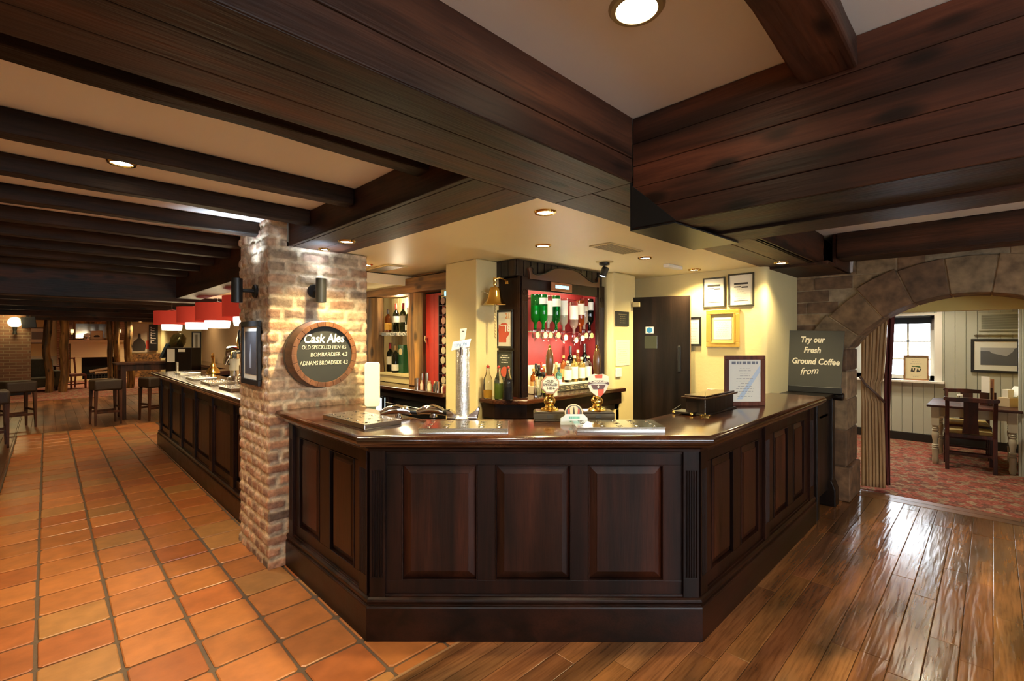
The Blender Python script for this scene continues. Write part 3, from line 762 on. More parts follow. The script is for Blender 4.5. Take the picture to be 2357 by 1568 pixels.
MR = Matrix.Translation((0, 1.07, 0))
panelled(bar, MR, 2.49, 4.76, [(2.66, 2.98), (3.105, 3.42), (3.74, 4.07), (4.215, 4.52)], [(2.485, 2.57), (3.50, 3.60), (4.64, 4.75)])
m = MB(); m.box(4.68, 4.76, 1.17, 1.50, 0, 1.04); m.box(1.30, 1.64, 3.44, 3.50, 0, 1.04)
for q in ([(1.5, 3.48), (1.62, 3.48), (1.62, 2.49), (1.5, 2.45)], [(2.6, 1.50), (4.7, 1.50), (4.7, 1.40), (2.55, 1.38)], [(1.5, 2.45), (1.62, 2.49), (2.62, 1.5), (2.55, 1.38)]): m.prism(q, 0, 1.04, 'xy')
m.build('rear_panel', M['cnt'], bar)
# worktop
outer = [(1.205, 3.505), (1.205, 2.32), (2.464, 1.07), (4.785, 1.07)]; inner = [(1.66, 3.505), (1.66, 2.49), (2.63, 1.505), (4.785, 1.505)]
def worktop(parent, outer, inner, over=.07, zt=1.10, th=.052):
    ms = miter(outer); prof = []
    r = th/2
    for k in range(9):
        a = -PI/2+PI*k/8; prof.append((over-r+r*math.cos(a), zt-th/2+r*math.sin(a)))
    prof = [(over-.03, zt-th-.012), (over-.022, zt-th)]+prof
    m = MB(); rows = []
    for o, z in prof: rows.append([(p[0]+q.x*o, p[1]+q.y*o, z) for p, q in zip(outer, ms)])
    n = len(outer); P = [p for r_ in rows for p in r_]; F_ = []
    for j in range(len(rows)-1):
        for i in range(n-1): F_.append((j*n+i, j*n+i+1, (j+1)*n+i+1, (j+1)*n+i))
    b = len(P); P += [(p[0], p[1], prof[0][1]) for p in inner]+[(p[0], p[1], zt) for p in inner]
    t = (len(rows)-1)*n
    for i in range(n-1):
        F_.append((i, i+1, b+i+1, b+i)); F_.append((t+i, t+i+1, b+n+i+1, b+n+i)); F_.append((b+i, b+i+1, b+n+i+1, b+n+i))
    for e in (0, n-1): F_.append(tuple([j*n+e for j in range(len(rows))]+[b+n+e, b+e]))
    m.add(P, F_)
    return m.build('worktop', M['cnt_top'], parent, smooth=True)
worktop(bar, outer, inner)

# ================================================================== things on the counter
def tray_mesh(w_, d_, rows, cols):
    """drip tray: steel box with a perforated lid"""
    m = MB(); h = .028
    m.box(-w_/2, w_/2, -d_/2, d_/2, 0, h-.003)
    m.box(-w_/2-.002, w_/2+.002, -d_/2-.002, d_/2+.002, h-.003, h)
    return m
def drip_tray(loc, rz, w_, d_, label, rows=3, cols=5, group='steel drip trays on the counters'):
    t = thing('drip_tray', label, 'drip tray', loc, rz, group)
    tray_mesh(w_, d_, rows, cols).build('tray_body', M['steel'], t, bevel=.0025)
    m = MB()
    for i in range(cols):
        for j in range(rows):
            cx = -w_/2+w_*(i+.5)/cols; cy = -d_/2+d_*(j+.5)/rows
            for k in range(4):
                a = PI/4+k*PI/2; m.cyl(cx+.017*math.cos(a), cy+.017*math.sin(a), .0278, .0284, .0048, 8)
    m.build('drain_holes', M['hole'], t)
    m = MB()
    for i in range(cols):
        for j in range(rows):
            cx = -w_/2+w_*(i+.5)/cols; cy = -d_/2+d_*(j+.5)/rows
            m.lathe([(.0, .0278), (.009, .0278), (.007, .0315), (0, .0325)], cx, cy, 10)
    so = m.build('drain_stud', M['chrome'], t, smooth=True); so['kind'] = 'stuff'
    return t
drip_tray((1.357, 2.68, 1.1005), FACE_Y+.03, .235, .515, 'left steel drip tray lying lengthways on the counter beside the pillar', 5, 3)
drip_tray((1.645, 2.035, 1.1005), ang, .47, .235, 'middle steel drip tray in front of the tall silver font', 3, 5)
drip_tray((2.265, 1.47, 1.1005), ang, .47, .235, 'right steel drip tray between the second pump and the counter corner', 3, 5)

# tall hammered beer font
FD = -PI/4
t = thing('beer_font', 'tall hammered steel beer font with a white tap lens behind the middle tray', 'beer font', (1.86, 2.33, 1.1005), FD)
m = MB(); m.lathe([(.0, .0), (.062, .0), (.062, .006), (.05, .012), (.046, .02), (.043, .03), (.043, .44), (.040, .448), (.012, .452), (.010, .462), (0, .462)], n=32); m.build('font_column', M['hammered'], t, smooth=True)
m = MB(); m.prism([(-.092, 0), (-.03, 0), (-.03, .02), (-.075, .055), (-.098, .05)], -.035, .035, 'xz'); m.prism([(.092, 0), (.03, 0), (.03, .02), (.082, .055), (.10, .075), (.106, .06)], -.035, .035, 'xz'); m.box(-.095, .095, -.045, .045, 0, .012)
m.build('clamp_base', M['chrome'], t, bevel=.003)
m = MB(); m.tube([(0, 0, .44), (0, -.03, .45), (0, -.07, .44), (0, -.075, .40)], .011, 10); m.build('spout', M['chrome'], t, smooth=True)
m = MB(); m.prism([(-.066, .425), (.045, .448), (.058, .50), (-.055, .480)], -.045, -.033, 'xz'); ln = m.build('tap_lens', colmat('lens_white', (.85, .88, .9), rough=.3, emit=.12), t, bevel=.003)
pr = MB(Matrix.Translation((-.004, -.0456, .463)) @ Matrix.Rotation(-.17, 4, 'Y'))
for k in range(9):
    x_ = -.040+.009*k; pr.box(x_, x_+.0025, -.0004, .0004, -.010, .010)
    if k % 2: pr.box(x_, x_+.006, -.0004, .0004, .007 if k % 4 == 1 else -.001, .010 if k % 4 == 1 else .002)
pr.build('lens_print', colmat('lens_blue', (.05, .2, .5)), ln)
m = MB(); m.prism([(-.012, .49), (.018, .495), (.030, .565), (-.012, .560)], -.042, -.028, 'xz'); hd = m.build('tap_handle', M['white'], t, bevel=.003)
pm = MB(); pm.box(.0, .016, -.0426, -.0418, .543, .549); pm.build('handle_print', M['ink'], hd)
# two ale hand pumps
def clip_print_octagon(parent):
    def octa(r): return [(r*math.cos(PI/8+k*PI/4), .222+r*math.sin(PI/8+k*PI/4)) for k in range(8)]
    m = MB(); m.prism(octa(.060), -.046, -.037, 'xz'); b = m.build('pump_clip', colmat('clip_maroon', (.28, .05, .03)), parent, bevel=.002)
    m = MB(); m.prism(octa(.056), -.0475, -.046, 'xz'); m.build('clip_border', colmat('clip_cream', (.75, .66, .45)), b)
    m = MB(); m.prism(octa(.053), -.0485, -.0475, 'xz'); m.build('clip_border', colmat('clip_maroon', (.28, .05, .03)), b)
    m = MB(); m.prism(octa(.050), -.0495, -.0485, 'xz'); m.build('clip_face', colmat('clip_face', (.82, .76, .62)), b)
    text('-OLD', M['ink'], b, .021, (-.004, -.0503, .243), bold=.0004); text('SPECKLED', M['ink'], b, .019, (0, -.0503, .222), bold=.0004); text('HEN-', M['ink'], b, .021, (.006, -.0503, .201), bold=.0004)
def clip_shield(parent):
    sh = [(-.058, .275), (-.02, .287), (.0, .283), (.03, .287), (.062, .272), (.064, .225), (.05, .19), (.03, .165), (.012, .148), (-.012, .155), (-.045, .18), (-.062, .215)]
    m = MB(); m.prism(sh, -.046, -.037, 'xz'); b = m.build('pump_clip', colmat('clip_white', (.75, .70, .62)), parent, bevel=.002)
    m = MB(); m.prism([(.0, .155), (.014, .150), (.032, .168), (.034, .2), (-.002, .2)], -.0472, -.0462, 'xz'); m.build('red_bar', M['redprint'], b)
    m = MB(); m.prism([(-.022, .282), (.026, .285), (.024, .262), (-.018, .262)], -.0472, -.0462, 'xz'); m.build('red_bar', M['redprint'], b)
    m = MB(); m.prism([(-.064, .236), (-.02, .248), (.03, .248), (.066, .236), (.066, .222), (.03, .234), (-.02, .234), (-.064, .222)], -.0485, -.0472, 'xz'); m.prism([(-.045, .222), (.045, .222), (.03, .196), (-.03, .196)], -.0485, -.0472, 'xz'); m.build('name_ribbon', colmat('clip_dark', (.12, .06, .07)), b)
    text('BOMBARDIER', M['white'], b, .0165, (.001, -.0495, .240), bold=.0003)
    text('+', M['white'], b, .03, (0, -.0495, .209), bold=.001)
def hand_pump(loc, label, clip):
    t = thing('hand_pump', label, 'beer pump', loc, FD, 'brass hand pumps')
    m = MB(); m.box(-.092, .092, -.05, .05, 0, .012); m.prism([(-.10, .05), (.10, .05), (.085, .062), (-.085, .062)], -.055, .055, 'xz'); m.box(-.098, .098, -.052, .052, .012, .05)
    m.build('clamp_block', colmat('dark_bronze', (.10, .075, .045), rough=.3, metal=.8), t, bevel=.003)
    m = MB(); m.box(-.018, .018, -.0545, -.052, .022, .040); m.build('name_plate', M['ink'], t, bevel=.001)
    m = MB(); m.lathe([(0, .058), (.056, .058), (.058, .066), (.045, .074), (.030, .082), (.026, .092), (.030, .10), (.037, .112), (.036, .128), (.026, .14), (.022, .15), (.026, .16), (.022, .17), (.021, .20), (.0, .20)], n=24); m.build('brass_column', M['brass'], t, smooth=True)
    for k in range(5):
        a = PI+.3+k*(PI-.6)/4; mm = MB(); mm.sphere(.048*math.cos(a), .042*math.sin(a), .071, .007, 10, 6); mm.build('cap_nut', M['brass'], t, smooth=True)
    m = MB(); m.lathe([(0, .27), (.017, .27), (.019, .29), (.0235, .33), (.0245, .365), (.0225, .395), (.0165, .42), (.011, .432), (0, .432)], n=20); m.build('pump_handle', colmat('handle_wood', (.10, .045, .018), rough=.25, coat=.5), t, smooth=True)
    m = MB(); m.lathe([(0, .19), (.012, .19), (.012, .275), (0, .275)], n=12); m.lathe([(0, .43), (.013, .43), (.010, .438), (.006, .443), (.009, .452), (.006, .46), (0, .463)], n=12); m.build('handle_ferrule', M['brass'], t, smooth=True)
    clip(t); return t
hand_pump((2.20, 1.905, 1.1005), 'left brass hand pump with a dark wood handle and an octagonal cream clip', clip_print_octagon)
hand_pump((2.405, 1.70, 1.1005), 'right brass hand pump with a dark wood handle and a white shield clip', clip_shield)
# folded card holder with a round beer mat
t = thing('mat_holder', 'folded white card holder with pale green print between the two hand pumps', 'card holder', (2.19, 1.71, 1.1005), FD)
m = MB(); m.prism([(-.078, 0), (-.076, .035), (-.045, .062), (.055, .062), (.078, .04), (.08, 0)], -.010, -.007, 'xz'); m.prism([(-.078, 0), (-.076, .035), (-.06, .045), (.07, .045), (.078, .04), (.08, 0)], .012, .015, 'xz'); m.box(-.07, .07, -.01, .015, 0, .002); m.build('card', colmat('pale_card', (.72, .80, .84)), t)
printlines_later = t
mt = thing('beer_mat', 'round striped beer mat with a dark spire standing in the white card holder', 'beer mat', (2.19, 1.71, 1.107), FD)
m = MB(); m.lathe([(0, -.0015), (.053, -.0015), (.053, .0015), (0, .0015)], n=32, axis='y', cz=.060, cy=.0025); m.build('mat_disc', colmat('mat_cream', (.74, .64, .42)), mt)
m = MB(); m.lathe([(0, -.0018), (.047, -.0018), (.047, -.0016), (0, -.0016)], n=32, axis='y', cz=.060, cy=.0025)
m.build('mat_ring', colmat('mat_navy', (.10, .10, .12)), mt)
m = MB(); m.prism([(-.018, .025), (.018, .025), (.024, .09), (.012, .102), (-.012, .102), (-.024, .09)], -.0004, .0006, 'xz'); m.build('mat_stripe', colmat('mat_cream', (.74, .64, .42)), mt)
m = MB(); m.prism([(-.030, .028), (-.022, .028), (-.026, .088), (-.034, .08)], -.0006, .0006, 'xz'); m.prism([(.022, .028), (.030, .028), (.034, .08), (.026, .088)], -.0006, .0006, 'xz'); m.build('mat_stripe', M['redprint'], mt)
m = MB(); m.prism([(-.02, .040), (.02, .040), (.006, .055), (.003, .085), (0, .10), (-.003, .085), (-.006, .055)], -.0012, .0004, 'xz'); m.build('mat_spire', M['ink'], mt)
# glasses and cloth-like chrome pieces lying behind the left tray
def chrome_tap(loc, rz, label):
    t = thing('bar_tap', label, 'tap', loc, rz, 'chrome tap heads lying behind the left tray')
    m = MB(); m.tube([(-.11, 0, .03), (-.06, 0, .045), (0, 0, .05), (.05, 0, .04), (.09, 0, .022)], [.016, .028, .033, .026, .012], 14); m.build('tap_body', M['chrome'], t, smooth=True)
    m = MB(); m.tube([(.06, 0, .035), (.11, .0, .03), (.14, 0, .018)], [.018, .020, .014], 12); m.build('tap_nozzle', M['blackm'], t, smooth=True)
    m = MB(); m.lathe([(0, 0), (.025, 0), (.022, .012), (.012, .03), (0, .03)], 0, 0, 14); m.build('tap_foot', M['chrome'], t, smooth=True)
p = atz(888, 962, 1.1); chrome_tap((1.60, 2.66, 1.1005), -.5, 'chrome tap head nearer the pillar behind the left drip tray')
chrome_tap((1.76, 2.50, 1.1005), -1.0, 'chrome tap head nearer the silver font, black-tipped')
# white paper towel or menu post behind the pillar's edge
pb = atz(862, 948, 1.1); 
t = thing('acrylic_panel', 'tall white rounded light panel standing at the edge of the brick pillar', 'panel', (1.70, 3.18, 1.1005), -.62)
def rrect(w_, h, r, z0=0):
    P = []
    for cx, cz, a0 in ((w_/2-r, z0+r, -PI/2), (w_/2-r, z0+h-r, 0), (-w_/2+r, z0+h-r, PI/2), (-w_/2+r, z0+r, PI)):
        for k in range(6): a = a0+PI/2*k/5; P.append((cx+r*math.cos(a), cz+r*math.sin(a)))
    return P
m = MB(); m.prism(rrect(.105, .325, .022, .004), -.02, .02, 'xz'); m.build('panel_body', colmat('milk_white', (.85, .80, .58), rough=.4, emit=.25, emcol=(1, .9, .6)), t, bevel=.004, smooth=True)
# small wooden box with shaped lid, ring of keys, slab
t = thing('wooden_box', 'narrow dark wooden box with a moulded lid near the right end of the counter', 'box', (3.28, 1.36, 1.1005), 0.0)
m = MB(); m.box(-.24, .24, -.055, .075, .0, .105); m.box(-.26, .26, -.07, .09, 0, .012); m.build('box_body', M['black_oak'], t, bevel=.003)
m = MB(); m.box(-.27, .27, -.075, .095, .105, .118); m.box(-.25, .25, -.06, .08, .118, .128); m.build('box_lid', M['cnt_top'], t, bevel=.005)
t = thing('bill_tray', 'low dark wooden tray with brass feet beside the narrow box', 'tray', (3.07, 1.42, 1.1005), 0.0)
m = MB(); m.box(-.10, .02, -.06, .07, .01, .022); m.prism([(-.10, .012), (.02, .012), (.02, .05), (-.05, .035), (-.1, .026)], .07, .078, 'xz'); m.build('tray_body', M['black_oak'], t, bevel=.003)
for x, y in ((-.095, -.055), (.015, -.055), (-.095, .065), (.015, .065)):
    mm = MB(); mm.sphere(x, y, .012, .012, 12, 8); mm.build('brass_foot', M['brass'], t, smooth=True)
t = thing('bill_spike', 'thin upright bill spike on a ringed brass base before the narrow box', 'bill spike', (3.03, 1.30, 1.1005), 0.0)
m = MB(); m.lathe([(0, 0), (.018, 0), (.018, .004), (.006, .012), (.004, .02), (0, .02)], n=20); m.tube([(.034*math.cos(a), .034*math.sin(a), .006) for a in [2*PI*k/24 for k in range(24)]], .0035, 8, closed=True); m.tube([(-.03, 0, .006), (-.05, .0, .015), (-.06, 0, .006)], .003, 6); m.build('spike_base', M['brass'], t, smooth=True)
m = MB(); m.tube([(0, 0, .01), (0, 0, .155)], .0015, 6); m.build('spike', M['steel'], t)
# framed menu standing on the counter (with the helpers for frames and small print)
def framed(name, label, cat, loc, rz, w_, h, fr, fmat, paper, depth=.02, mount=None, mcol=None, tilt=0, group=None, inset=0):
    t = thing(name, label, cat, loc, rz, group)
    if tilt: t.rotation_euler = (tilt, 0, rz)
    m = MB()
    P = [(-w_/2, 0), (w_/2, 0), (w_/2, h), (-w_/2, h)]
    for a, b in (((-w_/2, w_/2, 0, fr)), ((-w_/2, w_/2, h-fr, h))), : pass
    m.box(-w_/2, w_/2, -depth, 0, 0, fr); m.box(-w_/2, w_/2, -depth, 0, h-fr, h); m.box(-w_/2, -w_/2+fr, -depth, 0, fr, h-fr); m.box(w_/2-fr, w_/2, -depth, 0, fr, h-fr)
    m.build('frame', fmat, t, bevel=min(.004, fr*.2))
    m = MB(); m.box(-w_/2+fr*.9, w_/2-fr*.9, -depth*.5, -.001, fr*.9, h-fr*.9); m.build('backing', mcol or paper, t)
    if mount:
        m = MB(); m.box(-w_/2+fr+mount, w_/2-fr-mount, -depth*.5-.0015, -depth*.5, fr+mount, h-fr-mount); m.build('sheet', paper, t)
    return t
def printlines(parent, x0, x1, z0, z1, n, y, mat, seed=0, name='printed_text', th=.35, lw=(.5, 1)):
    m = MB(); r = random.Random(seed); hgt = (z1-z0)/n
    for k in range(n):
        z = z1-hgt*(k+.5); L_ = (x1-x0)*r.uniform(*lw); c = (x0+x1)/2
        xx = c-L_/2
        while xx < c+L_/2:
            q = min(xx+r.uniform(.15, .4)*(x1-x0)*.4, c+L_/2); m.box(xx, q, y-.0006, y, z-hgt*th/2, z+hgt*th/2); xx = q+.04*(x1-x0)
    return m.build(name, mat, parent)
printlines(printlines_later, -.03, .035, .030, .055, 1, -.0102, colmat('mint_print', (.15, .45, .40)), 5, th=.55, lw=(.9, 1)); printlines(printlines_later, -.03, .035, .012, .028, 1, -.0102, colmat('mint_print', (.15, .45, .40)), 8, th=.3, lw=(.8, 1))
t = framed('framed_menu', 'tall mahogany framed menu sheet standing on the counter behind the narrow box', 'framed menu', (3.71, 1.30, 1.1005), -PI/4+.06, .31, .375, .032, wood('menu_frame', (.10, .028, .014), (.19, .06, .03), 'z', .55, spec=.25), M['paper'])
printlines(t, -.10, .10, .305, .335, 1, -.0105, colmat('grey_print', (.16, .17, .2)), 2, th=.7, lw=(.95, 1)); printlines(t, -.09, .09, .06, .29, 12, -.0105, M['greyink'], 4, lw=(.3, .8), th=.16)
m = MB(); m.prism([(-.06, .05), (-.02, .05), (.115, .25), (.115, .30)], -.0108, -.0104, 'xz'); m.build('blue_print', colmat('sheet_blue', (.52, .62, .72)), t)

# dark carved oak piece at the end of the counter and the coffee sign
t = thing('oak_settle', 'very dark carved oak settle end between the counter end and the stone pier', 'settle')
m = MB(); m.box(4.86, 5.44, 1.10, 1.16, .16, 1.03); m.box(5.36, 5.45, 1.07, 1.19, .2, 1.05); m.box(4.80, 4.87, 1.07, 1.17, 0, 1.03); m.box(4.86, 5.3, 1.10, 1.42, .86, .90); m.build('end_board', M['black_oak'], t, bevel=.008)
m = MB(); m.prism([(1.04, 0), (1.04, .16), (1.06, .22), (1.075, .25), (1.19, .25), (1.21, .22), (1.23, .16), (1.23, 0)], 5.32, 5.47, 'yz'); m.build('foot_block', M['black_oak'], t, bevel=.01)
m = MB(); m.box(4.80, 5.46, 1.06, 1.55, 1.03, 1.075); m.tube([(5.40, .99, 1.045), (5.40, 1.03, 1.05), (5.40, 1.3, 1.05)], [.035, .042, .036], 14); m.build('top_rail', M['black_oak'], t, bevel=.008)
t = thing('coffee_sign', 'dark square sign board lettered for fresh ground coffee leaning on the stone wall', 'sign', (5.32, 1.245, 1.0765), -PI/2+.09)
t.rotation_euler = (-.10, 0, -PI/2+.09)
m = MB(); m.prism([(-.262, .055), (.242, .03), (.268, .60), (-.222, .612)], 0, .018, 'xz'); m.build('board', M['signgrey'], t, bevel=.003)
m = MB(); m.box(-.26, .25, -.004, .03, 0, .058); m.build('stand', M['black'], t, bevel=.003)
for s, x, z, sz, sh in (('Try our', -.005, .515, .080, .22), ('Fresh', -.005, .412, .080, .22), ('Ground Coffee', .02, .300, .080, .22)):
    text(s, M['cream_letter'], t, sz*1.0, (x+.012, -.002, z), shear=sh*.8, bold=.0024, ry=.02, sx=.80)
text('from', M['cream_letter'], t, .095, (-.02, -.002, .205), shear=.45, bold=.0008, ry=-.12, sx=.82)

# ================================================================== on the pillar
# barrel end chalkboard
t = thing('barrel_sign', 'barrel end chalkboard listing cask ales on the brick pillar', 'chalkboard', (1.432, PY-.006, 1.488), FACE_Y)
R = .236
m = MB(); m.lathe([(R*.93, .0), (R*1.04, -.01), (R*1.05, -.06), (R*1.0, -.15), (R*.86, -.152), (R*.86, -.13), (0, -.13)], n=48, axis='y'); m.build('barrel_body', M['barrel'], t, smooth=True)
m = MB(); m.lathe([(R*1.052, -.035), (R*1.06, -.035), (R*1.056, -.058), (R*1.048, -.058)], n=48, axis='y'); m.build('barrel_hoop', M['blackm'], t)
m = MB(); n = 48
for k in range(24):
    a0, a1 = 2*PI*k/24+.004, 2*PI*(k+1)/24-.004
    P = [(r*math.cos(a), y, r*math.sin(a)) for a in (a0, (a0+a1)/2, a1) for r, y in ((R*.85, -.148), (R*.85, -.156), (R*1.0, -.156), (R*1.005, -.148))]
    F_ = []
    for i in range(2):
        for q in range(4): F_.append((i*4+q, i*4+(q+1) % 4, i*4+4+(q+1) % 4, i*4+4+q))
    F_ += [(0, 1, 2, 3), (11, 10, 9, 8)]; m.add(P, F_)
m.build('stave_rim', M['barrelrim'], t, bevel=.002)
m = MB(); m.lathe([(0, -.131), (R*.86, -.131), (R*.86, -.136), (0, -.136)], n=48, axis='y'); m.build('chalk_face', M['chalk'], t)
text('Cask Ales', M['chalkwhite'], t, .088, (-.003, -.1375, .112), shear=.18, bold=.0024, sx=.84, rz=0, ry=-.02)
text('OLD SPECKLED HEN 4.5', M['cream_letter'], t, .040, (.0, -.1375, .050), shear=.12, sx=.76)
text('BOMBARDIER 4.3', M['cream_letter'], t, .043, (.035, -.1375, -.003), shear=.12, sx=.84)
text('ADNAMS BROADSIDE 4.3', M['cream_letter'], t, .042, (.0, -.1375, -.062), shear=.08, sx=.74)
# framed photo on the pillar's narrow side
a, b = atx(553, 893, PX), atx(596, 732, PX)
pa, pb = atx(556, 815, PX-.03), atx(596, 815, PX-.03)
yc = (pa.y+pb.y)/2; w_ = abs(pa.y-pb.y)
t = framed('framed_print', 'black framed narrow photo print on the left side of the brick pillar', 'picture', (PX-.014, yc, 1.262), FACE_X, w_, .468, .040, M['black'], colmat('mount_cream', (.72, .66, .52)), depth=.022, mount=.035)
for c in t.children:
    if c.name.startswith('sheet'): c.data.materials[0] = colmat('photo_dark', (.09, .085, .09), rough=.25)
m = MB(); m.prism([(-.02, .12), (.02, .12), (.022, .22), (.008, .26), (.0, .30), (-.01, .25), (-.024, .21)], -.0135, -.0128, 'xz'); m.build('photo_image', colmat('photo_light', (.38, .38, .40), rough=.25), t)
def sconce(label, loc, rz):
    t = thing('wall_sconce', label, 'wall light', loc, rz, 'black up and down wall lights')
    m = MB(); m.lathe([(0, 0), (.050, 0), (.050, -.012), (.045, -.018), (0, -.018)], n=28, axis='y'); m.build('mounting_plate', M['blackm'], t, smooth=True)
    m = MB(); m.lathe([(0, -.01), (.013, -.01), (.013, -.09), (0, -.09)], n=14, axis='y'); m.build('mounting_arm', M['blackm'], t, smooth=True)
    m = MB(); m.lathe([(0, -.066), (.030, -.066), (.030, -.085), (.036, -.088), (.036, .083), (.030, .083), (.030, .070), (0, .070)], 0, -.125, 28); m.build('lamp_body', M['blackm'], t, smooth=True)
    for z in (-.068, .072):
        mm = MB(); mm.lathe([(0, z-.003), (.029, z-.003), (.029, z+.003), (0, z+.003)], 0, -.125, 20); mm.build('lens', M['bulb_cool'], t)
    for s in (1, -1):
        l = bpy.data.lights.new('sconce_beam', 'SPOT'); l.energy = 7*LAMP_POWER; l.color = (.62, .80, 1); l.spot_size = math.radians(105); l.spot_blend = .9; l.shadow_soft_size = .012
        o = bpy.data.objects.new('sconce_beam', l); COL.objects.link(o); o.parent = t; o.location = (0, -.125, .092*s if s > 0 else -.095); o.rotation_euler = (PI if s > 0 else 0, 0, 0)
    return t
zc_ = EYE+(780-668)/FOC*3.33
c1 = aty(738, 668, PY-.13)
sconce('black cylindrical wall light on the wide face of the pillar above the barrel sign', (c1.x, PY-.012, c1.z), FACE_Y)
c2 = atx(548, 668, PX-.13)
sconce('black cylindrical wall light on the narrow left face of the pillar above the print', (PX-.012, c2.y, c2.z), FACE_X)
# ================================================================== BACK BAR
GL = {}
def glass(name, col, rough=.03):
    if name not in GL: GL[name] = plain('glass_'+name, col, rough, trans=(1.0 if name == 'clear' else .95), ior=1.4)
    return GL[name]
def bottle_prof(h, r, kind='wine'):
    if kind == 'wine': return [(0, .004), (r*.8, 0), (r, .01), (r, h*.60), (r*.9, h*.67), (r*.45, h*.745), (r*.34, h*.78), (r*.32, h*.97), (r*.38, h*.975), (r*.38, h), (0, h)]
    if kind == 'spirit': return [(0, .004), (r*.9, 0), (r, .008), (r, h*.66), (r*.85, h*.74), (r*.40, h*.80), (r*.32, h*.84), (r*.32, h*.94), (r*.36, h*.95), (r*.36, h*1.0), (0, h)]
    return [(0, .004), (r*.9, 0), (r, .01), (r, h*.58), (r*.92, h*.66), (r*.55, h*.78), (r*.40, h*.88), (r*.38, h*.97), (r*.44, h*.98), (r*.44, h), (0, h)]
def bottle(loc, label, h=.30, r=.038, kind='wine', g=('green', (.02, .06, .02)), lab=(.8, .76, .62), cap=(.3, .02, .02), lz=(.25, .55), group=None, inv=False, liquid=None):
    t = thing('bottle', label, 'bottle', loc, 0, group)
    if inv: t.rotation_euler = (PI, 0, 0)
    pr = bottle_prof(h, r, kind)
    m = MB(); m.lathe(pr, n=18); m.build('bottle_glass', glass(*g), t, smooth=True)
    if lab:
        m = MB(); rr = r+.0008; m.lathe([(rr-.001, h*lz[0]), (rr, h*lz[0]), (rr, h*lz[1]), (rr-.001, h*lz[1])], n=18); m.build('bottle_label', colmat('lab_%.2f_%.2f_%.2f' % lab, lab, rough=.6), t, smooth=True)
    if cap:
        m = MB(); k = {'wine': (.34, .80), 'spirit': (.38, .92), 'swing': (.5, .96)}[kind]
        m.lathe([(r*k[0]+.001, h*k[1]), (r*k[0]+.0015, h*k[1]), (r*k[0]+.0015, h+.003), (0, h+.004)], n=14); m.build('bottle_cap', colmat('cap_%.2f_%.2f_%.2f' % cap, cap, rough=.4), t, smooth=True)
    if liquid:
        m = MB(); z1 = h*liquid[1]; m.lathe([(0, .006), (r-.004, .006), (r-.003, .012), (r-.003, z1), (0, z1)], n=18); m.build('drink', colmat('drink_%.2f_%.2f_%.2f' % liquid[0], liquid[0], rough=.15), t, smooth=True)
    return t
DKG = ('dark', (.02, .03, .015)); 
# rustic timber wall at the left back (plane X = 2.72)
XB = 2.72
slab('wall_bar_back', M['cream'], (XB+.28, XB+.33, 3.41, 5.45, 0, ZB), (XB+.02, XB+.30, 5.40, 5.5, 0, ZB))
slab('wall_bar_back', M['rustic_y'], (XB+.02, XB+.28, 3.41, 5.45, ZB-.012, ZB+.003))
o = beam('timber_beam', M['rustic_y'], XB-.06, XB+.10, 3.412, 5.40, 2.07, 2.225, 'y', seed=17, amp=.02); tag(o, 'rough golden brown timber lintel above the wine niche', 'beam')
def post(name, x0, x1, y0, y1, z0, z1, seed, label, mat='rustic', amp=.02, group=None, nseg=16):
    m = MB(); pts = []; F_ = []
    for i in range(nseg+1):
        z = z0+(z1-z0)*i/nseg
        bx, by = amp*1.6*noise.noise(Vector((z*1.1, seed, 0))), amp*1.6*noise.noise(Vector((z*1.1, seed, 5)))
        for k in range(8):
            a = PI/8+k*PI/4; rx, ry = (x1-x0)/2*1.06, (y1-y0)/2*1.06
            s = 1+.22*noise.noise(Vector((z*3, k*1.7, seed)))
            pts.append(((x0+x1)/2+bx+rx*s*max(-.95, min(.95, math.cos(a)*1.1)), (y0+y1)/2+by+ry*s*max(-.95, min(.95, math.sin(a)*1.1)), z))
    for i in range(nseg):
        for k in range(8): F_.append((i*8+k, i*8+(k+1) % 8, i*8+8+(k+1) % 8, i*8+8+k))
    F_.append(tuple(range(8))[::-1]); F_.append(tuple(nseg*8+k for k in range(8)))
    m.add(pts, F_); o = m.build(name, M[mat], smooth=False, bevel=.006); return tag(o, label, 'post', group)
post('timber_post', XB-.06, XB+.10, 4.93, 5.17, 1.12, 2.07, 3.1, 'gnarled golden timber post just right of the brick pillar, left of the wine niche', group='rough timber posts')
post('timber_post', XB-.06, XB+.10, 4.03, 4.30, 1.12, 2.07, 9.4, 'wide cracked brown timber post between the wine niche and the red door', amp=.008, group='rough timber posts')
# niche shelving
t = thing('wine_shelf_unit', 'cream boarded shelf niche holding the wine bottles between two timber posts', 'shelf')
m = MB(); y = 4.28
while y < 4.94: m.box(XB+.20, XB+.215, y+.001, y+.078, 1.12, 2.07); y += .08
m.build('back_boarding', M['cream'], t, bevel=.002)
m = MB(); m.box(XB, XB+.20, 4.28, 4.94, 1.645, 1.675); m.build('shelf_board', colmat('shelf_grey', (.30, .25, .16)), t, bevel=.002)
m = MB(); m.box(XB-.02, XB+.2, 4.28, 4.94, 1.195, 1.222); m.box(XB, XB+.02, 4.28, 4.94, 1.12, 1.195); m.build('shelf_board', M['cream'], t, bevel=.002)
sg = thing('shelf_lettering', 'small black strip lettered wine of the month along the niche shelf', 'sign', (XB-.004, 4.58, 1.655), FACE_X)
m = MB(); m.box(-.28, .28, -.004, 0, -.02, .012); m.build('strip', M['black'], sg); text('WINE OF THE MONTH', M['chalkwhite'], sg, .048, (.06, -.006, -.006), bold=.001, space=.95)
def nz(px, py, X): return atx(px, py, X)
X1 = XB+.08
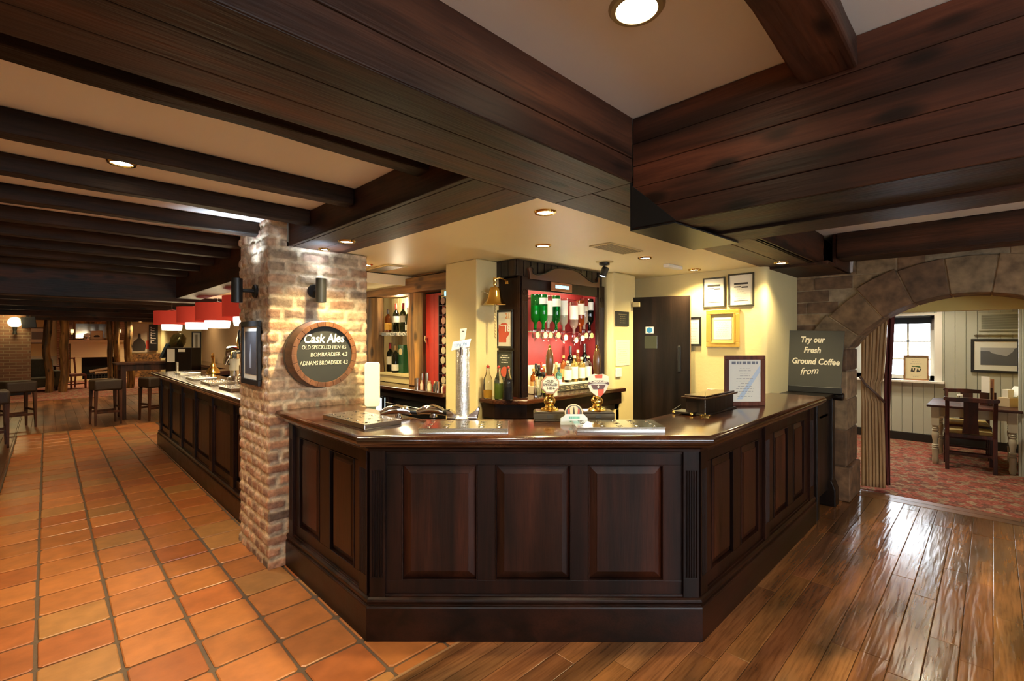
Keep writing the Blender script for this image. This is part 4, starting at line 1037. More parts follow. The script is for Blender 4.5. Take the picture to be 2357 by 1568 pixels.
for px, h, r, g, lb, cap, lzz, lbl in (
    (893, .26, .040, ('amber', (.55, .16, .03)), (.75, .42, .06), (.04, .03, .03), (.1, .4), 'amber spirit bottle with a yellow label at the left of the upper niche shelf'),
    (912, .315, .038, DKG, (.82, .80, .72), (.45, .03, .02), (.34, .56), 'left of two white-labelled wine bottles on the upper niche shelf'),
    (928, .315, .038, DKG, (.82, .80, .72), (.45, .03, .02), (.34, .56), 'right of two white-labelled wine bottles on the upper niche shelf'),
    (940, .26, .036, DKG, (.80, .78, .66), (.05, .05, .03), (.05, .3), 'wine bottle half hidden by the wide timber post, upper niche shelf')):
    q = nz(px, 765, X1); bottle((X1, q.y, 1.6755), lbl, h, r, 'wine', g, lb, cap, lzz, 'bottles in the wine niche')
for px, h, r, lb, cap, dx, lbl in ((898, .33, .040, (.80, .78, .68), (.40, .02, .03), .05, 'red-capped wine bottle at the left of the lower niche shelf'),
    (910, .31, .042, (.82, .78, .66), (.25, .15, .05), -.01, 'front wine bottle with a low white label on the lower niche shelf'),
    (920, .30, .036, (.80, .76, .64), (.6, .45, .12), .06, 'gold-capped wine bottle beside the green box on the lower niche shelf')):
    q = nz(px, 855, XB+.06+dx); bottle((XB+.06+dx, q.y, 1.2225), lbl, h, r, 'wine', DKG, lb, cap, (.08, .30) if 'front' in lbl else (.25, .52), 'bottles in the wine niche')
q = nz(931, 850, XB+.12)
t = thing('gift_box', 'dark green bottle box with a cream oval on the lower niche shelf', 'box', (XB+.12, q.y, 1.2225), FACE_X)
m = MB(); m.box(-.055, .055, -.05, .05, 0, .31); m.build('carton', colmat('box_green', (.02, .09, .035), rough=.3), t, bevel=.002)
m = MB(); m.lathe([(0, -.0005), (.038, -.0005), (.038, .0005), (0, .0005)], n=20, axis='y', cy=-.051, cz=.235); m.build('oval_badge', colmat('badge', (.75, .6, .3)), t)
# red door panel with wine rack
t = thing('red_door', 'red painted boarded door behind the horizontal wine rack', 'door', (XB+.03, 3.74, 1.12), FACE_X)
m = MB()
for a, b in ((-.30, -.16), (-.157, 0), (.003, .16), (.163, .30)): m.box(a, b, 0, .02, 0, .93)
m.build('door_board', M['red'], t, bevel=.003)
m = MB(); m.lathe([(0, 0), (.012, 0), (.012, -.03), (0, -.03)], n=12, axis='y', cz=.49, cx=-.262); m.tube([(-.262, -.035, .51), (-.262, -.04, .47), (-.25, -.03, .44)], .008, 8); m.build('door_handle', M['chrome'], t, smooth=True)
rk = thing('wine_rack', 'dark slim rack holding wine bottles on their sides against the column', 'rack')
m = MB()
for k in range(10): m.box(XB-.02, XB+.02, 3.50, 3.745, 1.165+.094*k, 1.172+.094*k)
m.box(XB-.02, XB+.02, 3.745, 3.755, 1.12, 2.02); m.build('rack_frame', M['black'], rk)
for k in range(9):
    z = 1.20+.094*k+.008
    t = thing('bottle', 'wine bottle lying in the rack, %s from the bottom' % ('lowest' if k == 0 else ['', 'second', 'third', 'fourth', 'fifth', 'sixth', 'seventh', 'eighth', 'ninth'][k]), 'bottle', (XB-.04, 3.655-.010*((k+1) % 3), z), 0, 'wine bottles lying in the rack')
    t.rotation_euler = (0, PI/2, 0)
    wht = k < 5
    m = MB(); m.lathe(bottle_prof(.28, .038, 'wine'), n=18); m.build('bottle_glass', glass(*DKG), t, smooth=True)
    m = MB(); m.lathe([(0, -.002), (.033, -.002), (.034, .0015), (0, .0015)] if wht else [(.020, -.002), (.032, -.002), (.033, .0015), (.02, .0015)], n=18); m.build('bottle_base', colmat('rack_base', (.40, .34, .24)) if wht else colmat('rack_base_red', (.26, .13, .10)), t, smooth=True)
sg = thing('wall_unit', 'pale control box with a blue display above the red door', 'control box', (XB+.0, 3.575, 1.975), FACE_X)
m = MB(); m.box(-.14, .14, -.02, .06, 0, .11); m.build('casing', M['cream'], sg, bevel=.012); m = MB(); m.box(-.08, .10, -.022, -.0195, .035, .075); m.build('display', M['display'], sg, bevel=.002)
slab('trim_4', M['hole'], (XB+.05, XB+.06, 3.42, 4.04, 2.04, 2.07))
# back counter (left)
bc = thing('back_counter', 'dark back counter with steel shelving below under the wine niche', 'counter')
m = MB(); m.box(2.50, XB+.27, 3.415, 5.38, 1.075, 1.115); m.build('counter_top', M['cnt_top'], bc, bevel=.008)
m = MB(); m.box(2.60, XB+.25, 3.415, 5.38, .985, 1.075); m.box(2.62, XB+.25, 4.55, 4.62, 0, .985); m.build('apron_board', M['cnt'], bc, bevel=.003)
m = MB()
for z in (.90, .80, .68): m.box(2.58, 2.64, 3.415, 4.55, z, z+.025)
m.build('steel_shelf', M['steel'], bc, bevel=.003)
m = MB(); m.box(2.68, 2.72, 3.415, 4.55, 0, .985); m.build('shelf_back', M['hole'], bc)
fr = thing('bottle_fridge', 'small lit drinks fridge under the back counter behind the chrome taps', 'fridge')
m = MB(); m.box(2.60, 2.62, 4.63, 5.2, .955, .975); m.box(2.60, 2.62, 4.63, 4.66, .3, .955); m.box(2.60, 2.62, 5.17, 5.2, .3, .955); m.box(2.62, XB+.24, 4.63, 5.2, .96, .98); m.box(2.9, 2.95, 4.63, 5.2, .3, .96); m.build('fridge_body', M['blackm'], fr, bevel=.002)
m = MB(); m.box(2.80, 2.81, 4.68, 5.15, .5, .93); m.build('fridge_light', plain('fridge_glow', (.75, .95, .95), .5, emit=3.0, emcol=(.7, .95, .9)), fr)
# small cocktail bottles and shakers on the back counter
rnd = random.Random(9)
items = [(960, .10, .024, (.55, .50, .42), 1), (968, .15, .017, (.45, .45, .42), 1), (971, .085, .016, (.72, .50, .36), 0), (979, .16, .018, (.45, .45, .44), 1), (989, .09, .020, (.70, .58, .34), 0), (997, .085, .018, (.05, .05, .05), 0), (1007, .09, .020, (.6, .66, .68), 1), (1016, .07, .018, (.74, .66, .52), 0), (1023, .075, .018, (.20, .04, .03), 0)]
ords = ['first', 'second', 'third', 'fourth', 'fifth', 'sixth', 'seventh', 'eighth', 'ninth', 'tenth', 'eleventh', 'twelfth', 'thirteenth', 'fourteenth', 'fifteenth', 'sixteenth']
for k, (px, h, r, c, met) in enumerate(items):
    q = atx(px, 885, 2.57); t = thing('measuring_cup' if met else 'bitters_bottle', '%s small %s from the left on the back counter below the red door' % (ords[k], 'metal measure' if met else 'capped bottle'), 'measure' if met else 'small bottle', (2.57+.02*(k % 2), q.y, 1.1155), 0, 'small bottles and measures on the back counter')
    m = MB(); 
    if met: m.lathe([(0, 0), (r, 0), (r*1.05, h), (r*.92, h), (r*.9, .01), (0, .01)], n=16)
    else: m.lathe([(0, 0), (r, 0), (r, h*.6), (r*.5, h*.75), (r*.5, h*.8), (0, h*.8)], n=16)
    m.build('cup_body' if met else 'bottle_glass', M['steel'] if met else colmat('bit_%d' % k, c, rough=.2), t, smooth=True)
    if not met:
        m = MB(); m.lathe([(0, h*.8), (r*.6, h*.8), (r*.6, h), (0, h)], n=14); m.build('bottle_cap', colmat('cap_tan', (.6, .42, .25)), t, smooth=True)

# ---- spirit cabinet
YF = 2.72; CX0, CX1 = 2.772, 4.02
cab = thing('spirit_cabinet', 'dark mahogany back bar cabinet with red lining and scrolled pediment', 'cabinet')
m = MB(); m.box(2.775, 2.79, YF, 2.98, 1.115, 2.12); m.box(CX0, 2.868, YF, YF+.03, 1.115, 2.12); m.box(3.858, 3.975, YF, YF+.03, 1.115, 2.12); m.box(3.96, 3.975, YF, 2.98, 1.115, 2.12)
m.box(2.868, 3.858, YF+.004, YF+.03, 2.012, 2.12); m.build('cabinet_frame', M['cnt'], cab, bevel=.003)
m = MB(); m.box(2.775, 3.975, YF+.01, 2.98, 2.108, 2.12); m.build('cabinet_top', M['cnt'], cab)
m = MB(); m.box(2.79, 3.96, 2.965, 2.98, 1.115, 2.11); m.box(2.79, 2.80, YF+.03, 2.965, 1.115, 2.11); m.box(3.95, 3.96, YF+.03, 2.965, 1.115, 2.11); m.build('red_lining', M['lining'], cab)
for a, b in ((2.785, 2.86), (3.868, 3.965)):
    m = MB(); n = 5; fw = (b-a-.02)/n; pts = [(a, YF), (a, YF-.008)]
    for k in range(n):
        c0, c1 = a+.01+fw*k+fw*.2, a+.01+fw*(k+1)-fw*.2; pts += [(c0, YF-.008), ((c0+c1)/2, YF-.003), (c1, YF-.008)]
    pts += [(b, YF-.008), (b, YF)]; m.prism(pts, 1.16, 1.91, 'xy'); m.box(a, b, YF-.008, YF, 1.115, 1.16); m.box(a, b, YF-.008, YF, 1.91, 2.12)
    m.build('fluted_pilaster', M['cnt'], cab, bevel=.0008)
    m = MB(); m.tube([((a+b)/2+.026*math.cos(q), YF-.010, 1.985+.026*math.sin(q)) for q in [2*PI*k/24 for k in range(24)]], .003, 6, closed=True); m.build('rosette_ring', M['cnt'], cab, smooth=True)
# swan-neck pediment board and boarded header above
ped = [(2.868, 2.10), (2.868, 2.135), (2.862, 2.165), (2.852, 2.185), (2.866, 2.20), (2.892, 2.198), (2.905, 2.182), (2.90, 2.165), (2.905, 2.150), (2.935, 2.142), (2.99, 2.145), (3.05, 2.160), (3.12, 2.19), (3.19, 2.218), (3.27, 2.232), (3.32, 2.232)]
full = ped+[(3.363*2-x, z) for x, z in ped[::-1]]
m = MB(); m.prism(full, YF-.022, YF+.004, 'xz'); m.build('pediment', colmat('pediment_wood', (.10, .04, .022), rough=.25, coat=.3), cab, bevel=.002)
m = MB(); m.tube([(x, YF-.024, z) for x, z in ped[4:]]+[(3.363*2-x, YF-.024, z) for x, z in ped[4:][::-1]], .006, 8); m.build('pediment_moulding', M['black_oak'], cab, smooth=True)
m = MB(); m.box(3.13, 3.42, YF-.032, YF-.022, 2.02, 2.095); m.build('display_surround', colmat('copper_wood', (.38, .14, .05), rough=.3), cab, bevel=.004)
m = MB(); m.box(3.185, 3.37, YF-.034, YF-.0318, 2.045, 2.072); m.build('clock_display', M['display'], cab, bevel=.001)
hd = thing('boarded_canopy', 'black slatted boarding above the spirit cabinet up to the ceiling', 'canopy')
m = MB()
def slats_x(x0, x1, y, n):
    for k in range(n):
        a, b = x0+(x1-x0)*k/n, x0+(x1-x0)*(k+1)/n; m.box(a+.006, b-.006, y, y+.02, 2.125, ZB); m.box(a, b, y+.017, y+.021, 2.125, ZB)
slats_x(2.765, 3.99, YF+.035, 14)
for k in range(3):
    a, b = YF+.04+.255*k/3, YF+.04+.255*(k+1)/3; m.box(2.755, 2.775, a+.003, b-.003, 2.125, ZB)
m.build('slat_board', wood('canopy_slats', (.010, .007, .005), (.04, .022, .014), 'z', .35), hd, bevel=.005)
# back bar counters under the cabinet
bb = thing('back_counter', 'dark mahogany counter under the spirit cabinet, canted at its left end', 'counter')
m = MB(); m.prism([(2.55, 2.98), (2.55, 2.80), (2.74, 2.60), (4.12, 2.56), (4.12, 2.615), (3.985, 2.615), (3.985, 2.98)], 1.072, 1.112, 'xy'); m.build('counter_top', M['cnt_top'], bb, bevel=.01)
m = MB(); m.prism([(2.58, 2.97), (2.58, 2.82), (2.76, 2.635), (4.10, 2.60), (3.98, 2.97)], .955, 1.072, 'xy'); m.build('apron_board', M['cnt'], bb, bevel=.004)
m = MB(); m.prism([(2.60, 2.97), (2.60, 2.84), (2.78, 2.66), (2.90, 2.655), (2.9, 2.97)], 0, .955, 'xy'); m.box(2.9, 3.5, 2.9, 2.97, 0, .955); m.box(3.48, 3.53, 2.63, 2.97, 0, .955); m.build('cupboard_side', M['cnt'], bb, bevel=.003)
m = MB(); m.box(3.53, 4.05, 2.95, 2.975, .3, .9); m.build('fridge_light', plain('fridge_glow2', (.55, .9, .7), .5, emit=.7, emcol=(.5, .85, .6)), bb)
m = MB(); m.box(3.53, 4.08, 2.62, 2.64, .9, .955); m.box(4.03, 4.08, 2.62, 2.64, .3, .9); m.box(3.53, 4.08, 2.62, 2.635, .3, .33); m.build('fridge_frame', M['steel'], bb, bevel=.002)
# optics: inverted bottles, dispensers and their bracket bar
ob = thing('optic_rail', 'chrome rail that carries the upturned spirit bottles inside the cabinet', 'rail')
m = MB(); m.tube([(2.80, 2.93, 1.665), (3.95, 2.93, 1.665)], .008, 8); m.tube([(2.80, 2.93, 1.985), (3.95, 2.93, 1.985)], .006, 8); m.build('rail_bar', M['chrome'], ob, smooth=True)
YO = 2.83
spec = [(1232, ('green', (.02, .62, .10)), (.02, .45, .1), 'green', None), (1250, ('green', (.02, .62, .10)), (.82, .82, .72), 'green', (.1, .35)),
        (1262, ('clear', (.93, .93, .88)), (.85, .84, .76), 'clear', (.2, .72)), (1280, ('green', (.02, .45, .10)), (.80, .78, .66), 'green', (.1, .4)),
        (1297, ('clear', (.93, .93, .88)), (.86, .86, .80), 'clear', (.05, .62)), (1321, ('clear', (.93, .93, .88)), (.88, .87, .80), 'clear', (.12, .66)),
        (1337, ('amber', (.85, .45, .15)), (.86, .84, .74), 'amber', (.1, .55)), (1352, ('clear', (.93, .93, .88)), (.70, .66, .55), 'clear', (.35, .5)),
        (1373, ('dark', (.03, .025, .02)), (.84, .84, .80), 'dark', (.12, .45))]
drinkc = [(.02, .40, .08), (.02, .35, .08), (.75, .72, .60), (.02, .10, .03), (.70, .66, .55), (.62, .45, .40), (.55, .16, .03), (.70, .55, .48), (.04, .02, .02)]
for k, (px, g, lb, cn, lz) in enumerate(spec):
    dy = .045 if k in (0, 2) else 0
    q = aty(px, 700, YO+dy-.02)
    q.x = min(q.x, (3.76, 3.85)[k-7] if k > 6 else 3.70)
    top = 1.995-(.02 if k in (4, 5) else 0)-(.025 if k in (5, 6) else 0)
    t = bottle((q.x, YO+dy-.02, top), 'upturned %s spirit bottle on the optics, %s from the left' % (cn, ords[k]), .315, .041, 'spirit', g, lb if lz else None, None, (1-.0-lz[1]-.25, 1-lz[0]-.25) if False else ((lz[0]*.6+.04, lz[1]*.8) if lz else (.2, .4)), 'upturned spirit bottles', inv=True, liquid=None)
    # drink stands towards the neck
    m = MB(); m.lathe([(0, .10), (.036, .10), (.036, .205), (.03, .228), (.014, .25), (.011, .30), (0, .30)], n=16); m.build('drink', colmat('drk_%d' % k, drinkc[k], rough=.1), t, smooth=True)
    o = thing('optic_measure', 'spirit dispenser cup below the %s upturned bottle' % ords[k], 'dispenser', (q.x, YO+dy-.02, 0), 0, 'spirit dispensers')
    m = MB(); z = top-.315; m.lathe([(0, z), (.018, z), (.018, z-.02), (.028, z-.03), (.030, z-.06), (.022, z-.075), (.008, z-.08), (.006, z-.105), (0, z-.105)], n=16); m.build('measure_cup', M['glass'], o, smooth=True)
    m = MB(); m.lathe([(0, -.026), (.027, -.026), (.027, -.031), (0, -.031)], n=20, axis='y', cz=z-.048); m.build('measure_badge', colmat('badge_%d' % (k % 3), ((.45, .52, .22), (.55, .06, .04), (.60, .36, .10))[(0, 0, 0, 0, 1, 1, 2, 0, 2)[k]], rough=.4), o, smooth=True)
# lower shelf: two rows of bottles on a lit step
st = thing('bottle_step', 'white stepped plinth with a dark tariff strip under the spirit bottles', 'shelf')
m = MB(); m.box(3.03, 3.86, 2.80, 2.93, 1.1155, 1.185); m.box(3.0, 3.90, 2.93, 2.96, 1.1155, 1.36); m.build('step_board', colmat('step_white', (.8, .74, .55)), st, bevel=.003)
m = MB(); m.prism([(2.775, 1.1155), (2.798, 1.1155), (2.798, 1.168), (2.79, 1.168)], 3.02, 3.86, 'yz'); m.build('tariff_strip', colmat('tariff', (.04, .035, .025), rough=.3), st)
for k in range(9): pass
m = MB()
for k in range(11):
    for j in range(3): m.box(3.08+.072*k, 3.08+.072*k+(.045, .035, .05)[(k+j) % 3], 2.7725+.004*j, 2.776+.004*j, 1.126+.014*j, 1.130+.014*j)
o_ = m.build('tariff_print', colmat('tariff_print', (.45, .38, .22)), st); o_['kind'] = 'stuff'
pal = [(('amber', (.70, .30, .05)), (.75, .45, .15), (.65, .35, .10)), (('clear', (.93, .93, .88)), (.84, .80, .66), (.7, .6, .3)), (('gold', (.85, .62, .20)), (.84, .80, .60), (.72, .60, .3)),
       (('blue', (.25, .60, .62)), (.55, .70, .68), (.03, .03, .03)), (('red', (.45, .05, .03)), (.70, .50, .35), (.5, .05, .03)), (DKG, (.80, .76, .6), (.03, .03, .03)), (('green', (.02, .62, .10)), (.75, .74, .5), (.06, .2, .06))]
front = [(1228, 0, .22, .030), (1240, 5, .25, .034), (1252, 0, .24, .03), (1307, 1, .20, .036), (1322, 2, .25, .036), (1339, 2, .23, .036), (1354, 1, .24, .036), (1371, 6, .23, .028)]
for k, (px, pi, h, r) in enumerate(front):
    z = 1.1125 if px < 1290 else 1.1855
    q = aty(px, 850, 2.84); g, lb, cap = pal[pi]
    bottle((q.x, 2.84, z), '%s bottle from the left in the front row of the cabinet shelf' % ords[k], h, r, 'spirit', g, lb, cap, (.12, .58) if 1300 < px < 1360 else (.2, .5), 'spirit bottles standing in the cabinet')
back = [(1234, 5, .26, .032), (1246, 4, .27, .03), (1261, 3, .24, .032), (1281, 2, .26, .032), (1297, 0, .25, .03), (1313, 5, .34, .034), (1330, 2, .30, .032), (1346, 5, .36, .036), (1362, 1, .30, .032)]
for k, (px, pi, h, r) in enumerate(back):
    q = aty(px, 830, 2.895 if px > 1290 else 2.915); g, lb, cap = pal[pi]
    bottle((q.x, 2.895 if px > 1290 else 2.915, 1.1855 if px > 1290 else 1.1125), '%s bottle from the left in the back row of the cabinet shelf' % ords[k], h, r, 'wine' if pi == 5 else 'spirit', g, lb, cap, (.2, .5), 'spirit bottles standing in the cabinet')
for k, (px, dy) in enumerate(((1269, 2.80), (1286, 2.84))):
    q = aty(px, 880, dy); g, lb, cap = pal[(4, 3)[k]]
    bottle((q.x, dy, 1.1125), ('short red liqueur bottle behind the octagonal pump clip', 'pale blue bottle directly behind the left pump handle')[k], .22, .032, 'spirit', g, lb, cap, (.2, .5), 'spirit bottles standing in the cabinet')
# whisky glass with straws and a black bottle at the counter's corner
q = atz(1228, 916, 1.1125)
t = thing('tumbler', 'tall clear glass holding pale straws at the left corner of the cabinet counter', 'glass', (2.93, 2.655, 1.1125))
m = MB(); m.lathe([(0, 0), (.034, 0), (.043, .14), (.040, .14), (.031, .016), (0, .014)], n=24); m.build('glass_body', M['glass'], t, smooth=True)
for k in range(6):
    a = k*1.05; mm = MB(); mm.tube([(.012*math.cos(a), .012*math.sin(a), .018), (.03*math.cos(a), .03*math.sin(a), .17)], .003, 6); mm.build('straw', colmat('straw_cream', (.80, .70, .38)), t)
bottle((3.02, 2.68, 1.1125), 'squat black bottle right of the tumbler of straws', .20, .035, 'spirit', DKG, (.5, .55, .1), (.02, .02, .02), (.15, .4))
t = thing('card_stack', 'small stack of pale cards standing right of the squat black bottle', 'cards', (3.12, 2.655, 1.1125))
m = MB()
for k in range(4): m.box(-.028+.012*k, -.022+.012*k, -.03, .03, 0, .07)
m.build('cards', M['paper'], t)
# swing-top bottles at the left end
for k, (px, X_, c, fill, lbl) in enumerate(((1123, 2.62, (.85, .45, .05), .28, 'left swing-top bottle with a little orange juice'), (1148, 2.68, (.16, .22, .03), .52, 'middle swing-top bottle with green cordial'), (1170, 2.72, (.02, .02, .03), .66, 'right swing-top bottle with near-black cordial'))):
    y = (2.90, 2.79, 2.705)[k]; x = atx(px, 870, 1.0); q = aty(px, 870, y)
    t = bottle((q.x, y, 1.1125), lbl+' before the cabinet side', .25, .036, 'swing', ('clear', (.97, .97, .94)), None, None, liquid=(c, fill))
    m = MB(); m.lathe([(0, .25), (.010, .25), (.012, .262), (.006, .272), (0, .272)], n=12); m.build('stopper', colmat('stop_red', (.45, .03, .02)), t, smooth=True)
    m = MB(); m.tube([(-.017, 0, .235), (-.018, 0, .262), (0, 0, .275), (.018, 0, .262), (.017, 0, .235)], .0018, 6); m.build('wire_bail', M['steel'], t, smooth=True)
# notices on the cabinet side (plane X = 2.755)
def notice(name, label, y0, y1, z0, z1, X, fm, pm, cat='notice', fr=.012, d=.012):
    return framed(name, label, cat, (X, (y0+y1)/2, z0), FACE_X, abs(y1-y0), z1-z0, fr, fm, pm, depth=d)
t = notice('age_notice', 'red and cream over eighteen notice in a black frame on the cabinet side', 2.80, 3.02 -.03, 1.52, 1.845, 2.771, M['black'], M['paper'], fr=.018)
m = MB(); m.lathe([(0, -.0072), (.068, -.0072), (.068, -.0064), (0, -.0064)], n=24, axis='y', cz=.15, cx=-.008); m.box(-.072, .02, -.0071, -.0062, .05, .20); m.build('red_print', M['redprint'], t)
text('21', M['chalkwhite'], t, .06, (.038, -.0078, .27), bold=.001).data.materials[0] = colmat('orange_print', (.75, .30, .10))
text('18', M['chalkwhite'], t, .075, (.032, -.0085, .165), bold=.003); printlines(t, -.065, .03, .18, .28, 4, -.0078, M['paper'], 3)
t2 = notice('policy_notice', 'dark notice with white text below the red age notice', 2.80, 2.99, 1.20, 1.50, 2.771, M['black'], colmat('notice_dark', (.05, .06, .05)), fr=.018)
printlines(t2, -.06, .06, .19, .27, 4, -.0066, M['chalkwhite'], 8, th=.4); m = MB(); m.lathe([(0, -.0072), (.045, -.0072), (.045, -.0064), (0, -.0064)], n=24, axis='y', cz=.12); m.build('red_print', M['redprint'], t2)
# ship's bell with rope
bp = atd(1135, 690, 3.83)
t = thing('brass_bell', 'brass last orders bell on a bracket at the cream column', 'bell', (2.62, 2.86, 1.875), -PI/4)
m = MB(); m.lathe([(.092, 0), (.098, .004), (.090, .012), (.070, .035), (.056, .07), (.050, .11), (.046, .132), (.034, .148), (.012, .152), (.008, .162), (0, .162), (0, .14), (.04, .13), (.05, .06), (.085, .002)], n=32); m.build('bell_body', M['brass'], t, smooth=True)
m = MB(); m.lathe([(0, .16), (.012, .16), (.016, .175), (.012, .19), (.016, .205), (.014, .225), (.0, .228)], n=16); m.build('bell_crown', M['brass'], t, smooth=True)
m = MB(); m.tube([(-.0, 0, .215), (.035, .01, .225), (.075, .04, .215), (.10, .07, .21)], [.008, .009, .008, .013], 10); m.lathe([(0, 0), (.02, 0), (.012, .03), (0, .03)], .10, .07, 12, cz=.18); m.build('bell_bracket', M['brass'], t, smooth=True)
m = MB(); m.tube([(-.05, .0, .09), (-.10, .04, .12), (-.13, .09, .11)], .005, 8); m.build('bell_arm', M['steel'], t, smooth=True)
m = MB(); 
pts = []
for k in range(60):
    z = .02-.29*k/59; pts.append((.0035*math.cos(k*1.2)+.002, .0035*math.sin(k*1.2), z))
m.tube(pts, .006, 6); m.build('bell_rope', colmat('rope', (.50, .40, .22), rough=.9), t, smooth=True)

# ---- right wall of the bar
t = thing('black_plaque', 'small black plaque on the cream wall right of the cabinet', 'plaque', (4.13, 2.618, 1.73), 0)
m = MB(); m.box(-.12, .12, -.012, 0, 0, .145); m.build('plate', colmat('plaque_black', (.03, .028, .022), rough=.35), t, bevel=.004)
printlines(t, -.09, .09, .02, .125, 5, -.0122, colmat('plaque_print', (.20, .17, .10)), 5)
t = thing('wall_notice', 'pale printed notice on the cream wall below the black plaque', 'notice', (4.145, 2.618, 1.33), 0)
m = MB(); m.box(-.125, .125, -.004, 0, 0, .26); m.build('sheet', colmat('notice_cream', (.80, .74, .56)), t); printlines(t, -.10, .10, .02, .24, 10, -.0042, colmat('faint_print', (.62, .52, .34)), 6, th=.25)
t = thing('light_switch', 'cream light switch on the wall edge beneath the pale notice', 'switch', (4.06, 2.618, 1.22), 0)
m = MB(); m.box(-.045, .045, -.016, 0, 0, .085); m.build('switch_plate', M['white'], t, bevel=.004); m = MB(); m.box(-.012, .012, -.020, -.016, .03, .055); m.build('rocker', M['white'], t, bevel=.001)
# dark door leaf standing ajar
DW = Vector((4.52-4.08, 2.09-3.0, 0)); 
def_ang = math.atan2(2.09-2.58, 4.519-4.363)
t = struct(thing('door_1', 'x', 'x', (4.363, 2.58, 0), def_ang)); del t['label']; del t['category']
wd = .515
m = MB(); m.box(-.25, wd, 0, .045, 0, 2.028); m.build('door_panel', M['black_oak'], t, bevel=.002)
m = MB(); m.box(wd-.002, wd+.004, .002, .043, .01, 2.02); m.build('door_edge', colmat('door_edge', (.25, .15, .06)), t)
m = MB(); m.box(.085, .165, -.004, .0, 1.655, 1.722); s = m.build('fire_sign', M['white'], t, bevel=.001); mm = MB(); mm.lathe([(0, -.0055), (.029, -.0055), (.029, -.004), (0, -.004)], n=24, axis='y', cx=.125, cz=1.688); mm.build('blue_disc', colmat('sign_blue', (.02, .22, .50)), s)
m = MB(); m.box(.075, .20, -.003, .001, 1.50, 1.63); m.build('door_glass', colmat('door_window', (.06, .065, .045), rough=.1), t, bevel=.002)
m = MB(); m.box(-.04, .03, -.05, 0, 1.93, 1.975); m.tube([(-.03, -.045, 1.985), (-.12, -.09, 1.985)], .008, 6); m.build('door_closer', M['cream'], t, bevel=.003)
m = MB(); m.box(.40, .43, -.02, -.0, 1.27, 1.53); m.build('door_handle', M['blackm'], t, bevel=.006)
XR = 4.66
t = notice('certificate', 'black framed certificate at the upper left of the group on the mustard-lit wall', 2.017, 1.802, 1.905, 2.198, XR-.002, colmat('thin_black', (.04, .035, .02)), M['paper'], 'certificate', fr=.014, d=.015)
def cert(t):
    m = MB(); m.box(-.062, .062, -.0105, -.0075, .205, .222); m.box(-.062, .0, -.0105, -.0075, .18, .190); m.box(.005, .062, -.0105, -.0075, .172, .185); m.build('print_block', M['ink'], t)
    printlines(t, -.06, .06, .06, .17, 5, -.0097, colmat('faint_grey', (.45, .42, .32)), 3, th=.12); m = MB(); m.box(-.062, .062, -.0105, -.0075, .05, .054); m.build('print_rule', M['ink'], t)
cert(t)
t = notice('certificate', 'black framed certificate at the upper right of the group beside the wall corner', 1.773, 1.539, 1.905, 2.215, XR-.002, colmat('thin_black', (.04, .035, .02)), M['paper'], 'certificate', fr=.014, d=.018); cert(t)
t = notice('licence', 'licence sheet in a wide gilt frame below the two black framed certificates', 1.978, 1.668, 1.52, 1.882, XR-.002, M['gold'], colmat('mount_gold', (.50, .42, .18)), 'certificate', fr=.045, d=.028)
m = MB(); m.box(-.085, .085, -.0165, -.0145, .075, .285); m.build('sheet', M['paper'], t); m = MB(); m.box(-.08, .08, -.0175, -.0165, .255, .268); m.build('print_block', M['greyink'], t); printlines(t, -.075, .075, .09, .25, 9, -.0168, colmat('faint_grey', (.55, .52, .42)), 6, th=.15)
m = MB(); m.box(-.118, .118, -.034, -.028, .035, .045); m.box(-.118, .118, -.034, -.028, .318, .328); m.box(-.118, -.108, -.034, -.028, .035, .328); m.box(.108, .118, -.034, -.028, .035, .328); m.build('frame_bead', M['gold'], t, bevel=.002)
t = notice('certificate', 'black framed sheet partly hidden behind the open dark door', 2.22, 2.035, 1.53, 1.82, XR-.002, M['black'], M['paper'], 'certificate', fr=.018, d=.018); printlines(t, -.06, .065, .03, .26, 9, -.0095, M['greyink'], 12, th=.15)
t = thing('fire_notice', 'small red and cream fire point sign above the narrow wooden box', 'sign', (XR-.001, 1.91, 1.035), FACE_X)
m = MB(); m.box(-.07, .065, -.003, 0, 0, .075); m.build('plate', M['paper'], t); m = MB(); m.box(-.065, -.03, -.004, -.003, .008, .065); m.box(-.026, -.004, -.004, -.003, .008, .065); m.build('red_symbol', M['redprint'], t)
t = thing('wall_sensor', 'small white sensor on the dark timber above the stone wall', 'sensor', (5.60, .975, 2.245), FACE_X)
m = MB(); m.prism([(-.028, 0), (.020, .0), (.030, .12), (-.015, .12)], -.045, 0, 'xz'); m.build('sensor_case', colmat('sensor_white', (.55, .50, .45)), t, bevel=.006)
# ---- ceiling fittings of the bar
t = thing('air_vent', 'slim rectangular air vent grille in the bar ceiling', 'vent', (2.98, 1.93, ZB+.003))
m = MB(); m.box(-.22, .22, -.09, .09, -.008, 0); m.build('vent_frame', M['cream'], t, bevel=.002); m = MB()
for k in range(8): m.box(-.20, .20, -.078+.02*k, -.068+.02*k, -.0095, -.008)
m.build('slat', colmat('vent_dark', (.18, .15, .08)), t)
t = thing('air_vent', 'air vent near the brick pillar in the bar ceiling above the wine niche', 'vent', (2.26, 4.0, ZB+.003))
m = MB(); m.box(-.1, .1, -.25, .25, -.008, 0); m.build('vent_frame', M['cream'], t, bevel=.002)
m = MB(); m.box(-.07, .07, -.22, .22, -.0095, -.008); m.build('slat', colmat('vent_dark', (.18, .15, .08)), t)
t = thing('ceiling_spotlight', 'black adjustable spotlight hanging from the bar ceiling beside the canopy', 'spotlight', (3.42, 2.34, ZB+.003), -PI/4)
m = MB(); m.lathe([(0, 0), (.075, 0), (.075, -.006), (0, -.008)], n=28); m.build('ceiling_plate', M['cream'], t, smooth=True)
